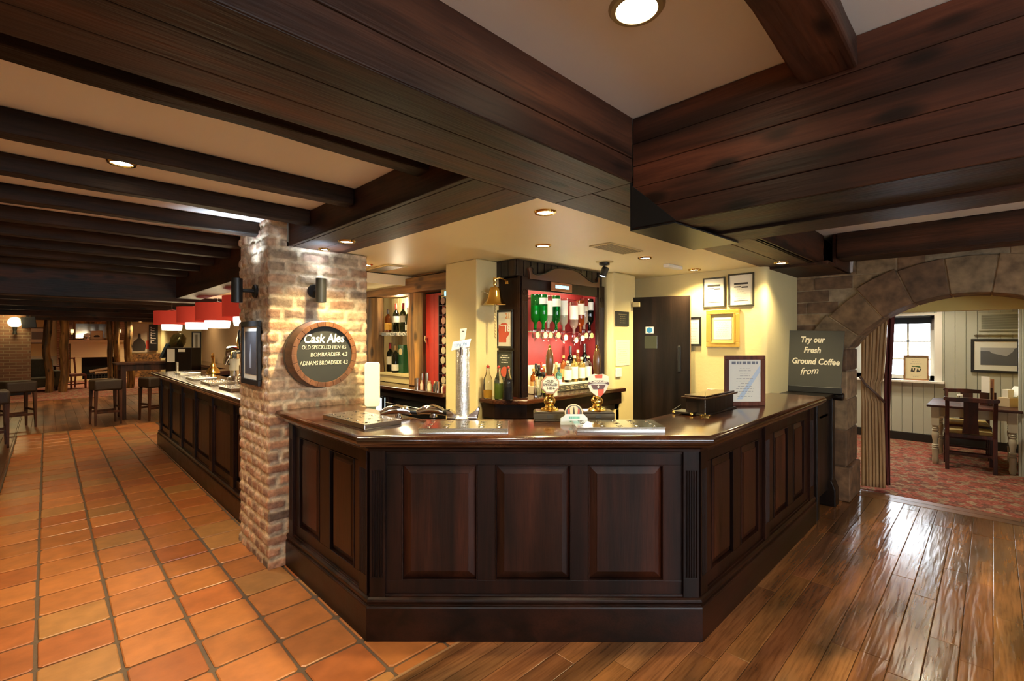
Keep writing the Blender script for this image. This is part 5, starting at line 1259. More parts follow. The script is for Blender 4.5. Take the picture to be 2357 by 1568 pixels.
m = MB(); m.lathe([(0, -.006), (.045, -.006), (.045, -.028), (.02, -.034), (0, -.034)], n=24); m.tube([(0, 0, -.03), (-.004, 0, -.07)], .006, 8); m.build('spot_mount', M['blackm'], t, smooth=True)
m = MB(Matrix.Translation((0, 0, -.085)) @ Matrix.Rotation(.35, 4, 'Y')); m.lathe([(0, .045), (.024, .04), (.030, .03), (.032, -.045), (.028, -.045), (.026, -.02), (0, -.02)], n=24); m.build('spot_head', M['blackm'], t, smooth=True)
m = MB(Matrix.Translation((0, 0, -.085)) @ Matrix.Rotation(.35, 4, 'Y')); m.lathe([(0, -.035), (.026, -.035), (.026, -.042), (0, -.042)], n=20); m.build('spot_lens', M['bulb_cool'], t)
t = thing('emergency_light', 'slim white emergency light strip on the bar ceiling near the door', 'light', (4.03, 2.02, ZB+.003), 0)
m = MB(); m.box(-.13, .13, -.03, .03, -.03, 0); m.build('light_case', M['white'], t, bevel=.006)
# ================================================================== FAR COUNTER (left, beyond the pillar)
fbar = thing('bar_counter', 'long dark panelled far counter running away behind the brick pillar', 'bar counter')
FP = [(2.2, 8.86), (1.20, 8.86), (1.20, 4.22)]
m = MB(); sweep(m, FP, PLINTH); m.build('plinth', M['plinth'], fbar)
m = MB(); sweep(m, FP, FRIEZE); m.build('frieze_moulding', M['plinth'], fbar)
MFL = Matrix.Translation((1.20, 0, 0)) @ Matrix.Rotation(-PI/2, 4, 'Z')
ys = [8.80, 8.04, 7.25, 6.50, 5.71, 4.92, 4.22]
pn = [(-(ys[i])+ .09, -(ys[i+1])-.13+.05) for i in range(6)]
panelled(fbar, MFL, -8.82, -4.22, pn, [(-y-.06, -y+.06) for y in ys[1:6]]+[(-8.81, -8.72)], flutes=4)
m = MB(); m.box(1.24, 2.2, 8.76, 8.80, .2, 1.04); m.box(1.60, 1.64, 4.22, 8.8, 0, 1.04); m.build('rear_panel', M['cnt'], fbar)
worktop(fbar, FP, [(2.2, 8.4), (1.68, 8.4), (1.68, 4.22)])
for k, (px, py, wd_, lbl) in enumerate(((500, 892, .36, 'nearest the pillar'), (470, 879, .36, 'second from the pillar'), (445, 868.5, .36, 'third from the pillar'), (413, 857, .30, 'farthest from the pillar'))):
    q = atz(px+18, py-1, 1.13)
    drip_tray((max(q.x, 1.36), q.y, 1.1005), FACE_X, .44, .24, 'steel drip tray on the far counter, %s' % lbl, 3, 5)
q = atz(402, 857, 1.1)
t = thing('card_dispenser', 'small upright metal holder beside the farthest tray on the far counter', 'holder', (1.33, 8.15, 1.1005), FACE_X)
m = MB(); m.box(-.05, .05, -.03, .03, 0, .012); m.box(-.04, .04, -.012, .012, .012, .17); m.build('holder_body', M['steel'], t, bevel=.005)
# chrome fonts on the far counter
t = thing('beer_font', 'curved chrome beer font with tall tap handles on the far counter', 'beer font', (1.66, 6.45, 1.1005), FACE_X)
m = MB(); m.lathe([(0, 0), (.075, 0), (.07, .03), (.05, .04), (.048, .32), (0, .32)], -.12, 0, 24); m.build('font_column', M['chrome'], t, smooth=True)
m = MB(); m.lathe([(0, 0), (.06, 0), (.055, .03), (.045, .04), (.045, .33), (0, .33)], .22, .12, 24); m.build('font_column', M['chrome'], t, smooth=True)
m = MB(); m.tube([(-.20, -.03, .31), (-.12, -.04, .36), (0, -.02, .37), (.16, 0, .35), (.32, .02, .33)], [.05, .055, .045, .04, .03], 14); m.tube([(-.2, -.03, .31), (-.24, -.06, .24), (-.25, -.07, .18)], [.045, .03, .02], 12); m.build('font_arm', M['chrome'], t, smooth=True)
m = MB(); m.lathe([(0, .11), (.060, .11), (.060, .25), (0, .25)], -.12, 0, 24); m.build('font_badge', M['paper'], t, smooth=True)
text('amber', M['ink'], t, .035, (-.12, -.0615, .19), bold=.001)
for k, (x, c) in enumerate(((.12, 'handle_wood'), (.20, 'black'), (.30, 'black'))):
    m = MB(); m.lathe([(0, .36), (.012, .36), (.018, .42), (.028, .50), (.030, .56), (.018, .60), (.012, .62), (0, .62)] if k else [(0, .35), (.010, .35), (.014, .42), (.02, .48), (.012, .52), (0, .53)], x, -.02, 14); m.tube([(x, -.02, .36), (x, -.09, .34), (x, -.10, .27)], .012, 8); m.build('tap_handle', M['brass'] if k == 0 else M['blackm'], t, smooth=True)
t = thing('beer_font', 'short ribbed steel font at the working edge of the far counter', 'beer font', (1.62, 6.02, 1.1005), FACE_X)
m = MB(); m.lathe([(0, 0), (.06, 0), (.062, .02), (.048, .03), (.06, .05), (.046, .065), (.06, .085), (.046, .10), (.052, .12), (.052, .2), (0, .2)], n=24); m.build('font_column', M['steel'], t, smooth=True)
t = thing('brass_tap', 'small brass swan tap behind the chrome font on the far counter', 'tap', (1.72, 7.9, 1.1005), FACE_X)
m = MB(); m.lathe([(0, 0), (.09, 0), (.08, .05), (.04, .09), (.03, .14), (0, .14)], n=20); m.tube([(0, 0, .12), (.0, 0, .22), (.03, -.01, .28), (.06, -.02, .24)], .02, 10); m.build('tap_body', M['brass'], t, smooth=True)
# wall at the back of the far counter
t = thing('back_counter', 'dark serving counter along the peach wall behind the far bar', 'counter')
m = MB(); m.box(2.36, 2.80, 5.6, 13.9, 1.0, 1.05); m.build('counter_top', M['cnt_top'], t, bevel=.006); m = MB(); m.box(2.40, 2.79, 5.6, 13.9, .0, 1.0); m.build('cupboard', M['black_oak'], t)
q = aty(452, 788, 13.98); t = framed('framed_print', 'black framed print with a pale mount on the yellow wall end behind the far counter', 'picture', (q.x, 13.985, 1.26), 0, .20, .52, .03, M['black'], colmat('print_faces', (.30, .27, .20)), depth=.02, mount=.045, mcol=M['paper'])
t = framed('framed_print', 'small dark frame high on the peach wall behind the red lamps', 'picture', (2.785, 9.6, 1.35), FACE_X, .3, .3, .03, M['black'], M['paper'])
# red pendant lamps
lampz = 1.84
def pendant(y, x, label, src=None):
    t = thing('pendant_lamp', label, 'pendant lamp', (x, y, 0), 0, 'red drum lampshades over the far counter')
    zt = 2.15 if y < 7.5 else 2.44
    m = MB(); m.lathe([(.25, 1.84), (.25, 2.065), (.247, 2.065), (.247, 1.84)], n=40); m.build('lamp_shade', M['shade_red'], t, smooth=True)
    m = MB(); m.lathe([(0, 1.742), (.135, 1.742), (.145, 1.80), (.145, 1.86), (0, 1.86)], n=32); m.build('diffuser', M['shade_white'], t, smooth=True)
    m = MB(); m.lathe([(.145, 1.852), (.247, 1.852), (.247, 1.856), (.145, 1.856)], n=32); m.build('shade_disc', colmat('lit_disc', (.16, .10, .07)), t)
    m = MB()
    for a in (0, PI*2/3, PI*4/3): m.tube([(.24*math.cos(a), .24*math.sin(a), 2.06), (0, 0, 2.09)], .003, 6)
    m.tube([(0, 0, 2.09), (0, 0, zt)], .004, 6); m.lathe([(0, zt-.02), (.05, zt-.02), (.045, zt), (0, zt)], n=20); m.build('lamp_hanger', M['chrome'], t)
    l = bpy.data.lights.new('pendant_glow', 'POINT'); l.energy = 6*LAMP_POWER; l.color = (1, .78, .42); l.shadow_soft_size = .12
    o = bpy.data.objects.new('pendant_glow', l); COL.objects.link(o); o.parent = t; o.location = (0, 0, 1.66)
    return t
pendant(5.80, 1.60, 'red drum pendant lamp nearest the brick pillar, half hidden by it')
pendant(7.20, 1.62, 'red drum pendant lamp second from the pillar, overlapping the next one')
pendant(8.30, 1.60, 'red drum pendant lamp third from the pillar, mostly hidden by its neighbour')
pendant(9.75, 1.52, 'brightest red drum pendant lamp at the left end of the row')

# ================================================================== tall tables and stools
def stool(name, loc, rz, label, seat=.84, w_=.42):
    t = thing(name, label, 'bar stool', loc, rz, 'upholstered bar stools'); h = w_/2
    m = MB(); m.box(-h, h, -h, h, seat-.20, seat); m.build('seat', M['leather'], t, bevel=.035, seg=3, smooth=True)
    for sx in (-1, 1):
        for sy in (-1, 1):
            m = MB(); a, b = sx*(h-.035), sy*(h-.035); e = .022
            P = []
            for z, k in ((0, .62), (seat-.2, 1.15)):
                cx, cy = a*(1.06 if z == 0 else 1), b*(1.06 if z == 0 else 1)
                P += [(cx-e*k, cy-e*k, z), (cx+e*k, cy-e*k, z), (cx+e*k, cy+e*k, z), (cx-e*k, cy+e*k, z)]
            m.add(P, [(0,3,2,1),(4,5,6,7),(0,1,5,4),(1,2,6,5),(2,3,7,6),(3,0,4,7)]); m.build('leg', M['stoolwood'], t)
    for q in ((-h+.03, h-.03, -h+.025, -h+.045), (-h+.03, h-.03, h-.045, h-.025)):
        m = MB(); m.box(*q, .22, .26); m.build('stretcher', M['stoolwood'], t, bevel=.003)
        m = MB(); m.box(q[2], q[3], q[0], q[1], .30, .34); m.build('stretcher', M['stoolwood'], t, bevel=.003)
    return t
s0 = stool('bar_stool', (.80, 11.7, 0), .15, 'brown leather bar stool in front of the tall table left of the far counter')
dup(s0, (1.55, 11.7, 0), .3, 'brown leather bar stool between the tall table leg and the far counter end')
dup(s0, (-.37, 12.3, 0), .35, 'brown leather bar stool at the left edge of the tiled floor')
dup(s0, (-.60, 10.3, 0), .1, 'dark bar stool cut by the left edge of the photo')
def tall_table(loc, w_, d_, h, rz, label):
    t = thing('tall_table', label, 'table', loc, rz)
    m = MB(); m.box(-w_/2, w_/2, -d_/2, d_/2, h-.04, h); m.build('table_top', M['stoolwood'], t, bevel=.006)
    m = MB(); m.box(-w_/2+.08, w_/2-.08, -d_/2+.08, d_/2-.08, h-.16, h-.041); m.build('apron', M['stoolwood'], t)
    for sx in (-1, 1):
        for sy in (-1, 1):
            m = MB(); cx, cy = sx*(w_/2-.12), sy*(d_/2-.12); m.box(cx-.045, cx+.045, cy-.045, cy+.045, 0, h-.04); m.build('leg', M['stoolwood'], t, bevel=.006)
    return t
tall_table((1.55, 12.4, 0), 1.15, .75, 1.12, .0, 'tall dark wooden table left of the far counter with stools around it')
# ================================================================== far room
Y5 = 19.7
for px, w_, s, lbl in ((110, .17, 1.2, 'crooked dark timber post left of the small red chair'), (149, .19, 4.4, 'crooked dark timber post in front of the small red chair'), (252, .13, 7.1, 'thin dark timber post over the right side of the fireplace'), (268, .15, 2.7, 'pale split timber post beside the thin dark one')):
    q = aty(px, 800, Y5); post('timber_post', q.x-w_/2, q.x+w_/2, Y5-.09, Y5+.09, 0, 2.2, s, lbl, amp=.05, group='crooked timber posts of the far room')
q = aty(298, 800, Y5); post('timber_post', q.x-.10, q.x+.10, Y5-.1, Y5+.1, 0, 2.2, 12.2, 'lamp-lit golden timber post rising behind the tall table', amp=.06, group='crooked timber posts of the far room')
# brick wall end at the left with the globe lamp
q0 = aty(71, 800, 19.3)
slab('wall_brick_end', M['brick_x'], (-3.0, q0.x, 19.3, 19.44, 0, 2.42))
slab('baseboard_far', M['black_oak'], (-3.0, q0.x, 19.28, 19.3, 0, .1))
q = aty(34, 742, 19.2)
t = thing('globe_lamp', 'glowing round glass wall lamp on the far left brick wall', 'wall lamp', (q.x, 19.2, q.z))
m = MB(); m.sphere(0, 0, 0, .145, 20, 12); m.build('glass_globe', plain('globe_glow', (1, .9, .6), .4, emit=4, emcol=(1, .78, .34)), t, smooth=True)
m = MB(); m.lathe([(0, -.34), (.05, -.34), (.035, -.25), (.05, -.15), (.07, -.13), (0, -.13)], n=16); m.box(-.03, .03, 0, .10, -.3, -.22); m.build('lamp_bracket', M['black'], t)
l = bpy.data.lights.new('globe_glow', 'POINT'); l.energy = 5*LAMP_POWER; l.color = (1, .78, .36); l.shadow_soft_size = .15
o = bpy.data.objects.new('globe_glow', l); COL.objects.link(o); o.parent = t; o.location = (0, -.28, -.0)
q = aty(68, 742, 19.2)
t = thing('loudspeaker', 'black loudspeaker hung at the right end of the far left brick wall', 'speaker', (q.x, 19.15, q.z-.15)); t.rotation_euler = (.1, -.12, .0)
m = MB(); m.box(-.15, .15, -.12, .12, 0, .30); m.build('speaker_cabinet', M['black'], t, bevel=.01); m = MB(); m.box(-.03, .03, .1, .16, .26, .40); m.build('speaker_bracket', M['black'], t)
# back walls
YB_ = 24.6
def bx(px, Y=YB_): return aty(px, 800, Y).x
slab('wall_far_cream', M['cream'], (bx(60), bx(133), YB_+.3, YB_+.4, .95, 2.44), (bx(265), 5.9, YB_+.3, YB_+.4, .95, 2.44))
slab('wall_far_cream', M['sage'], (bx(60), bx(133), YB_+.28, YB_+.4, 0, .95))
slab('wall_far_cream', M['rustic_y'], (bx(265), 5.9, YB_+.2, YB_+.4, .0, .98))
slab('wall_chimney', M['brick_x'], (bx(131), bx(161), YB_, YB_+.3, 0, 2.44), (bx(161), bx(300), YB_, YB_+.3, 1.45, 2.44), (bx(290), bx(303), YB_, YB_+.3, 0, 1.5))
q = aty(86, 780, YB_+.28)
framed('framed_print', 'framed landscape print on the cream strip left of the first crooked post', 'picture', (q.x, YB_+.27, 1.42), 0, .62, .6, .04, M['black'], colmat('print_grey', (.22, .22, .20)), mount=.12, mcol=M['paper'])
# fireplace
t = thing('fireplace', 'cream fireplace surround with mantel shelf and a black hearth opening', 'fireplace')
x0, x1 = bx(162), bx(290); h0 = 1.33; ox0, ox1 = bx(187), bx(262)
m = MB(); m.box(x0-.15, x1+.2, YB_-.30, YB_+.0, 1.47, 1.55); m.box(x0-.08, x1+.13, YB_-.22, YB_, 1.41, 1.47); m.box(x0, x1, YB_-.16, YB_-.002, .88, 1.41); m.box(x0, ox0, YB_-.16, YB_-.002, 0, .88); m.box(ox1, x1, YB_-.16, YB_-.002, 0, .88); m.box(x0-.05, ox0+.02, YB_-.20, YB_-.16, 0, .22)
m.build('mantelpiece', colmat('mantel_cream', (.78, .62, .36)), t, bevel=.01)
m = MB(); m.box(ox0, ox1, YB_+.25, YB_+.3, 0, .88); m.box(ox0, ox0+.02, YB_-.1, YB_+.3, 0, .88); m.build('firebox', M['hole'], t)
m = MB(); m.box(x0-.1, x1+.1, YB_-.6, YB_-.16, 0, .05); m.build('hearth_slab', colmat('hearth', (.55, .40, .22)), t)
m = MB(); cx = (ox0+ox1)/2
m.tube([(cx-.25, YB_-.05, .32), (cx+.3, YB_+.05, .42)], .06, 8); m.tube([(cx-.1, YB_-.08, .26), (cx+.45, YB_, .28)], .06, 8); m.build('logs', colmat('log_bark', (.25, .14, .07)), t)
m = MB()
for k in range(9): m.box(cx-.35+.09*k, cx-.33+.09*k, YB_-.12, YB_-.10, .05, .24)
m.box(cx-.37, cx+.41, YB_-.12, YB_-.10, .22, .24); m.box(cx-.37, cx+.41, YB_-.12, YB_-.10, .1, .12); m.build('fire_grate', M['blackm'], t)
# things on the mantel
q = aty(208, 780, YB_-.1); m = thing('overmantel', 'timber framed mirror above the mantel shelf', 'mirror', (bx(212), YB_-.01, 1.56))
mm = MB(); mm.box(-.55, .62, -.05, 0, .0, .06); mm.box(-.55, .62, -.05, 0, .62, .70); mm.box(-.55, -.47, -.05, 0, .06, .62); mm.box(.54, .62, -.05, 0, .06, .62); mm.build('frame', M['rustic'], m, bevel=.006)
mm = MB(); mm.box(-.47, .54, -.012, -.002, .06, .62); mm.build('mirror_glass', colmat('old_mirror', (.45, .38, .28), rough=.08, metal=.9), m)
t = framed('framed_card', 'square cream card with a dark motif propped on the mantel shelf', 'card', (aty(223, 780, YB_-.2).x, YB_-.15, 1.555), 0, .36, .36, .02, colmat('card_edge', (.5, .3, .15)), colmat('card_cream', (.78, .64, .38)), tilt=-.08)
m = MB(); m.prism([(-.08, .11), (.08, .11), (.09, .15), (.03, .19), (-.05, .18), (-.09, .15)], -.013, -.011, 'xz'); m.build('motif', M['ink'], t)
t = thing('clock', 'round dark ornament with a bright face on the mantel shelf', 'ornament', (aty(201, 780, YB_-.2).x, YB_-.2, 1.555))
m = MB(); m.lathe([(0, 0), (.09, 0), (.11, .06), (.10, .16), (.06, .24), (0, .26)], n=20); m.build('pot_body', M['chrome'], t, smooth=True)
for k, (px, nm) in enumerate(((166, 'small lit electric wall candle left of the mantel mirror'), (275, 'small lit electric wall candle right of the mantel mirror'))):
    q = aty(px, 762, YB_-.06); t = thing('candle_light', nm, 'wall lamp', (q.x, YB_-.06, q.z-.07)); m = MB(); m.box(-.045, .045, -.03, .03, 0, .13); m.build('lamp_shade', plain('small_glow_%d' % k, (1, .8, .5), .5, emit=1.4, emcol=(1, .72, .36)), t, bevel=.006); m = MB(); m.box(-.02, .02, .0, .06, -.06, 0); m.build('lamp_bracket', M['brass'], t)
# bottle poster and lettered board
q = aty(322, 778, YB_+.25)
t = thing('bottle_poster', 'pale poster with a black jug bottle and a red patch beyond the lit post', 'poster', (q.x, YB_+.27, .98))
m = MB(); m.box(-.42, .42, -.02, 0, .05, 1.25); m.build('poster_sheet', colmat('poster_cream', (.62, .56, .42)), t)
m = MB(); m.prism([(-.22, .12), (.16, .12), (.20, .3), (.16, .5), (.03, .64), (.02, .84), (-.06, .84), (-.07, .64), (-.2, .5), (-.26, .3)], -.03, -.02, 'xz'); m.build('bottle_image', M['ink'], t)
m = MB(); m.box(.2, .40, -.028, -.02, .2, .55); m.build('red_patch', M['redprint'], t)
t = thing('lettered_board', 'narrow black upright board with white lettering right of the bottle poster', 'sign', (aty(353, 778, YB_+.2).x, YB_+.2, 1.1))
m = MB(); m.box(-.15, .15, -.03, 0, 0, 1.1); m.build('board', M['black'], t); m = MB(); r = random.Random(2)
z = .3
while z < 1.0:
    hgt = r.uniform(.05, .09); m.box(-.10, r.uniform(.02, .1), -.034, -.03, z, z+.02); m.box(-.10, -.07, -.034, -.03, z, z+hgt); z += hgt+.03
m.build('white_letters', M['white'], t)
# armchair, red chairs, small table
t = thing('armchair', 'grey patterned tub armchair beside the far left brick wall', 'armchair', (aty(90, 800, 20.4).x, 20.5, 0), .2)
m = MB(); m.box(-.35, .35, -.35, .35, .12, .42); m.build('seat', M['tartan'], t, bevel=.05, seg=3); m = MB(); m.box(-.37, .37, .22, .40, .3, .98); m.build('backrest', M['tartan'], t, bevel=.06, seg=3)
for s in (-1, 1):
    m = MB(); m.box(s*.37-.07, s*.37+.07, -.35, .35, .12, .62); m.build('armrest', M['tartan'], t, bevel=.05, seg=3)
    for y in (-.3, .3):
        m = MB(); m.box(s*.32-.025, s*.32+.025, y-.025, y+.025, 0, .13); m.build('leg', M['black_oak'], t)
def splat_chair(loc, rz, label, group, mat=None, pad=None, s=1.0, hb=.90):
    mat = mat or M['furn']; pad = pad or M['seatpad']
    t = thing('dining_chair', label, 'chair', loc, rz, group)
    w_, d_ = .23, .21
    m = MB(); m.prism([(-w_+.02, -d_), (w_-.02, -d_), (w_, d_), (-w_, d_)], .40, .445, 'xy'); m.build('seat_rail', mat, t, bevel=.004)
    m = MB(); m.prism([(-w_+.035, -d_+.02), (w_-.035, -d_+.02), (w_-.02, d_-.02), (-w_+.02, d_-.02)], .44, .48, 'xy'); m.build('seat_pad', pad, t, bevel=.018, seg=3)
    for sx in (-1, 1):   # back at local -y, facing away from the viewer
        m = MB(); x = sx*(w_-.022); P = []
        for z, y in ((0, -d_-.03), (.42, -d_), (.62, -d_-.015), (hb-.03, -d_-.06)): P += [(x-.019, y-.016, z), (x+.019, y-.016, z), (x+.019, y+.018, z), (x-.019, y+.018, z)]
        F_ = [(0,3,2,1), (12,13,14,15)]+[(i*4+k, i*4+(k+1) % 4, i*4+4+(k+1) % 4, i*4+4+k) for i in range(3) for k in range(4)]
        m.add(P, F_); m.build('leg', mat, t, bevel=.003)
        m = MB(); x = sx*(w_-.02); m.box(x-.02, x+.02, d_-.04, d_, 0, .42); m.build('leg', mat, t, bevel=.003)
        m = MB(); m.box(sx*(w_-.022)-.01, sx*(w_-.022)+.01, -d_, d_-.03, .14, .17); m.build('stretcher', mat, t, bevel=.002)
    m = MB(); m.box(-w_+.03, w_-.03, -d_-.025, -d_-.008, .19, .215); m.build('stretcher', mat, t, bevel=.002)
    m = MB(); m.box(-w_+.03, w_-.03, d_-.03, d_-.012, .14, .165); m.build('stretcher', mat, t, bevel=.002)
    m = MB(); m.prism([(-w_-.01, hb-.045), (-w_-.015, hb-.02), (-w_+.0, hb-.002), (-w_+.035, hb-.012), (0, hb-.004), (w_-.035, hb-.012), (w_, hb-.002), (w_+.015, hb-.02), (w_+.01, hb-.045), (w_-.04, hb-.06), (-w_+.04, hb-.06)], -d_-.085, -d_-.05, 'xz'); m.build('crest_rail', mat, t, bevel=.005)
    m = MB(); m.prism([(-.075, .455), (.075, .455), (.062, .62), (.065, hb-.05), (-.065, hb-.05), (-.062, .62)], -.012, .0, 'xz')
    m.M = Matrix(); o = m.build('back_splat', mat, t, bevel=.002); o.location = (0, -d_-.0, 0)
    for v in o.data.vertices: v.co.y -= (v.co.z-.45)*.13
    return t
redm = colmat('red_chair_wood', (.16, .03, .015), rough=.35)
splat_chair((aty(170, 860, 20.6).x, 20.7, 0), PI+.6, 'small red wooden chair behind the second crooked post', 'far room chairs', redm, redm, hb=1.0)
t = thing('side_table', 'small dark table between the first two crooked posts', 'table', (aty(126, 850, 21.2).x, 21.3, 0))
m = MB(); m.box(-.35, .35, -.3, .3, .70, .74); m.build('table_top', M['furn'], t, bevel=.005)
m = MB(); m.lathe([(0, 0), (.22, 0), (.20, .03), (.035, .05), (.035, .7), (0, .7)], n=16); m.build('pedestal', M['furn'], t)
# tilted display and box beside the far counter end
t = thing('leaning_display', 'large black bottle-shaped display leaning over the tall table with a bronze shoulder', 'display', (1.95, 12.5, 1.1205), -PI/4)
m = MB(Matrix.Translation((-.08, 0, .0)) @ Matrix.Rotation(.45, 4, 'Y')); m.lathe([(0, 0), (.06, 0), (.07, .05), (.07, .22), (.10, .30), (.14, .38), (.15, .50), (.12, .60), (.05, .65), (0, .66)], n=24); m.build('bottle_form', colmat('dark_bronze2', (.10, .085, .03), rough=.18, metal=.7), t, smooth=True)
m = MB(Matrix.Translation((-.14, -.06, .06)) @ Matrix.Rotation(.45, 4, 'Y')); m.box(-.03, .03, -.10, .04, .02, .34); m.build('display_panel', colmat('dark_glass', (.04, .06, .08), rough=.1), t, bevel=.006)
t = thing('paper_holder', 'black boxed stand with cream cards at the end of the far counter', 'stand', (1.97, 11.4, 0), -PI/4)
m = MB(); m.box(-.26, .26, -.15, .15, 0, 1.42); m.build('stand_box', M['black_oak'], t, bevel=.01)
m = MB(); m.box(-.22, -.07, -.156, -.15, 1.14, 1.40); m.box(.0, .14, -.156, -.15, 1.34, 1.40); m.build('cream_card', M['paper'], t)

# ================================================================== WINDOW ROOM
# table with turned legs
tb = thing('dining_table', 'painted table with turned cream legs and a brown top by the grey boarded wall', 'table', (8.42, .17, 0))
m = MB(); m.box(-.42, .56, -.42, .42, .735, .765); m.build('table_top', M['furn'], tb, bevel=.008)
m = MB(); m.box(-.32, .47, -.36, .36, .62, .735); m.build('apron', M['sage'], tb, bevel=.003)
for sx, sy in ((-.33, -.34), (-.33, .34), (.47, -.34), (.47, .34)):
    m = MB(); m.box(sx-.038, sx+.038, sy-.038, sy+.038, .50, .735)
    m.lathe([(0, 0), (.018, 0), (.026, .012), (.034, .05), (.030, .10), (.036, .19), (.038, .20), (.026, .212), (.037, .225), (.026, .238), (.037, .25), (.027, .262), (.026, .30), (.036, .36), (.037, .40), (.026, .425), (.037, .44), (.026, .452), (.037, .465), (.027, .478), (.036, .50), (0, .50)], sx, sy, 18)
    m.build('leg', M['sage'], tb, smooth=True)
splat_chair((8.13, .20, 0), -PI/2+.08, 'mahogany splat-back chair with a yellow seat on the near side of the painted table', 'splat-back dining chairs')
splat_chair((8.95, .24, 0), PI/2+.05, 'splat-back chair behind the painted table, facing the room', 'splat-back dining chairs')
t = thing('menu_rack', 'wooden rack with upright menus on the painted table', 'menu holder', (8.45, .02, .7655), -.6)
m = MB(); m.box(-.09, .03, -.05, .05, 0, .02); m.box(-.09, -.075, -.05, .05, .02, .16); m.box(-.04, -.025, -.05, .05, .02, .22); m.box(.015, .03, -.05, .05, .02, .16); m.build('rack_body', M['furn'], t, bevel=.002)
m = MB(); m.box(-.072, -.060, -.045, .045, .02, .36); m.build('menu_card', M['white'], t); m = MB(); m.box(-.022, .0, -.045, .045, .02, .33); m.build('menu_card', colmat('menu_brown', (.35, .16, .08)), t)
t = thing('napkin_box', 'pale wooden caddy of napkins and a leaning white leaflet on the painted table', 'caddy', (8.45, -.14, .7655), -.6)
m = MB(); m.box(-.075, .075, -.06, .06, 0, .11); m.build('caddy_box', colmat('pale_wood', (.62, .48, .30)), t, bevel=.003); m = MB(); m.box(-.05, .04, -.03, .03, .11, .21); m.build('napkins', M['paper'], t)
m = MB(Matrix.Translation((.03, -.02, .12)) @ Matrix.Rotation(.7, 4, 'Y')); m.box(-.006, .006, -.05, .05, 0, .16); m.build('leaflet', colmat('leaflet', (.75, .82, .86)), t)
t = thing('salt_shaker', 'small glass shaker with a pale cap on the painted table', 'shaker', (8.62, .30, .7655))
m = MB(); m.lathe([(0, 0), (.03, 0), (.028, .08), (0, .08)], n=16); m.build('shaker_body', M['glass'], t, smooth=True); m = MB(); m.lathe([(0, .08), (.03, .08), (.025, .10), (0, .105)], n=16); m.build('shaker_cap', M['white'], t, smooth=True)
# sign on the sill
t = framed('sill_sign', 'pine framed cream sign with a dark motif standing on the window sill', 'sign', (XW-.035, .83, WZ0+.001), FACE_X+.06, .30, .385, .024, M['pine'], colmat('sill_paper', (.76, .68, .45)), depth=.03, tilt=-.06)
m = MB(); m.prism([(-.065, .135), (-.02, .122), (-.008, .185), (-.022, .19), (-.028, .15), (-.036, .15), (-.04, .19), (-.055, .185)], -.0165, -.015, 'xz'); m.build('motif', M['ink'], t)
m = MB(); m.prism([(.005, .125), (.045, .13), (.06, .175), (.05, .185), (.035, .145), (.025, .18), (.012, .178)], -.0165, -.015, 'xz'); m.build('motif', M['ink'], t)
m = MB(); m.prism([(-.055, .203), (-.02, .208), (.0, .206), (.055, .195), (.05, .215), (.02, .228), (-.01, .218), (-.04, .225)], -.0175, -.0165, 'xz'); m.build('motif_leaf', colmat('leaf_green', (.08, .15, .05)), t)
printlines(t, -.09, .09, .24, .33, 3, -.0155, M['greyink'], 3, th=.3); printlines(t, -.07, .07, .05, .09, 2, -.0155, M['greyink'], 5, th=.25)
# landscape print, vent
t = framed('framed_print', 'black framed landscape photograph on the grey boarded wall', 'picture', (XW-.012, -.03, 1.113), FACE_X, .50, .485, .035, M['black'], colmat('mount_white', (.70, .72, .68)), depth=.02)
m = MB(); m.box(-.15, .25-.035, -.0115, -.0105, .11, .36); m.build('photo_sky', colmat('photo_sky', (.36, .38, .42)), t)
m = MB(); m.prism([(-.15, .11), (.21, .11), (.21, .36), (.19, .35), (.17, .30), (.11, .24), (.04, .26), (-.03, .28), (-.06, .31), (-.15, .31)], -.0125, -.0115, 'xz'); m.build('photo_trees', colmat('photo_trees', (.10, .11, .13)), t)
t = thing('wall_vent', 'rectangular grey ventilation grille high on the grey boarded wall', 'vent', (XW-.005, -.03, 1.735), FACE_X)
m = MB(); m.box(-.17, .27, -.02, 0, -.02, .24); m.build('vent_frame', M['panelgreen'], t, bevel=.004); m = MB()
for k in range(14): m.box(-.14, .24, -.024, -.02, .015*k+.005, .015*k+.013)
m.build('slat', colmat('vent_grey', (.15, .16, .14)), t)
m = MB(); m.prism([(-.22, -.075), (-.1, -.05), (.05, -.045), (.25, -.06), (.25, -.075)], -.03, 0, 'xz'); m.build('picture_shelf', M['panelgreen'], t)
# socket
t = thing('wall_socket', 'white double socket low on the side wall behind the painted table', 'socket', (7.985, -.31, .35), FACE_X)
m = MB(); m.box(-.03, .03, -.008, 0, 0, .08); m.build('socket_plate', M['blackm'], t, bevel=.003)
# curtain with tie-back
ct = thing('curtain', 'long beige lined curtain tied back beside the left pier of the stone arch', 'curtain')
m = MB(); nseg, nz_ = 64, 40; P = []
for j in range(nz_+1):
    z = .03+2.0*j/nz_
    # gathered width: wide at the top, pinched at the tie (z 1.05), flared below
    if z > 1.05: k = (z-1.05)/.9; ya = .985; yb = .815-.05*min(1, k)
    else: k = (1.05-z)/1.0; ya = .985; yb = .81-.02*math.sin(min(1, k)*PI/2)
    if .95 < z < 1.15: yb = yb+.02
    for i in range(nseg+1):
        u = i/nseg; amp = .013*(1-.4*math.exp(-((z-1.05)/.15)**2)); 
        y = ya+(yb-ya)*u; x = 6.215+.07*u+amp*math.sin(u*44+.6*math.sin(z*2))+.006*math.sin(u*67+z)
        P.append((x, y, z))
F_ = [(j*(nseg+1)+i, j*(nseg+1)+i+1, (j+1)*(nseg+1)+i+1, (j+1)*(nseg+1)+i) for j in range(nz_) for i in range(nseg)]
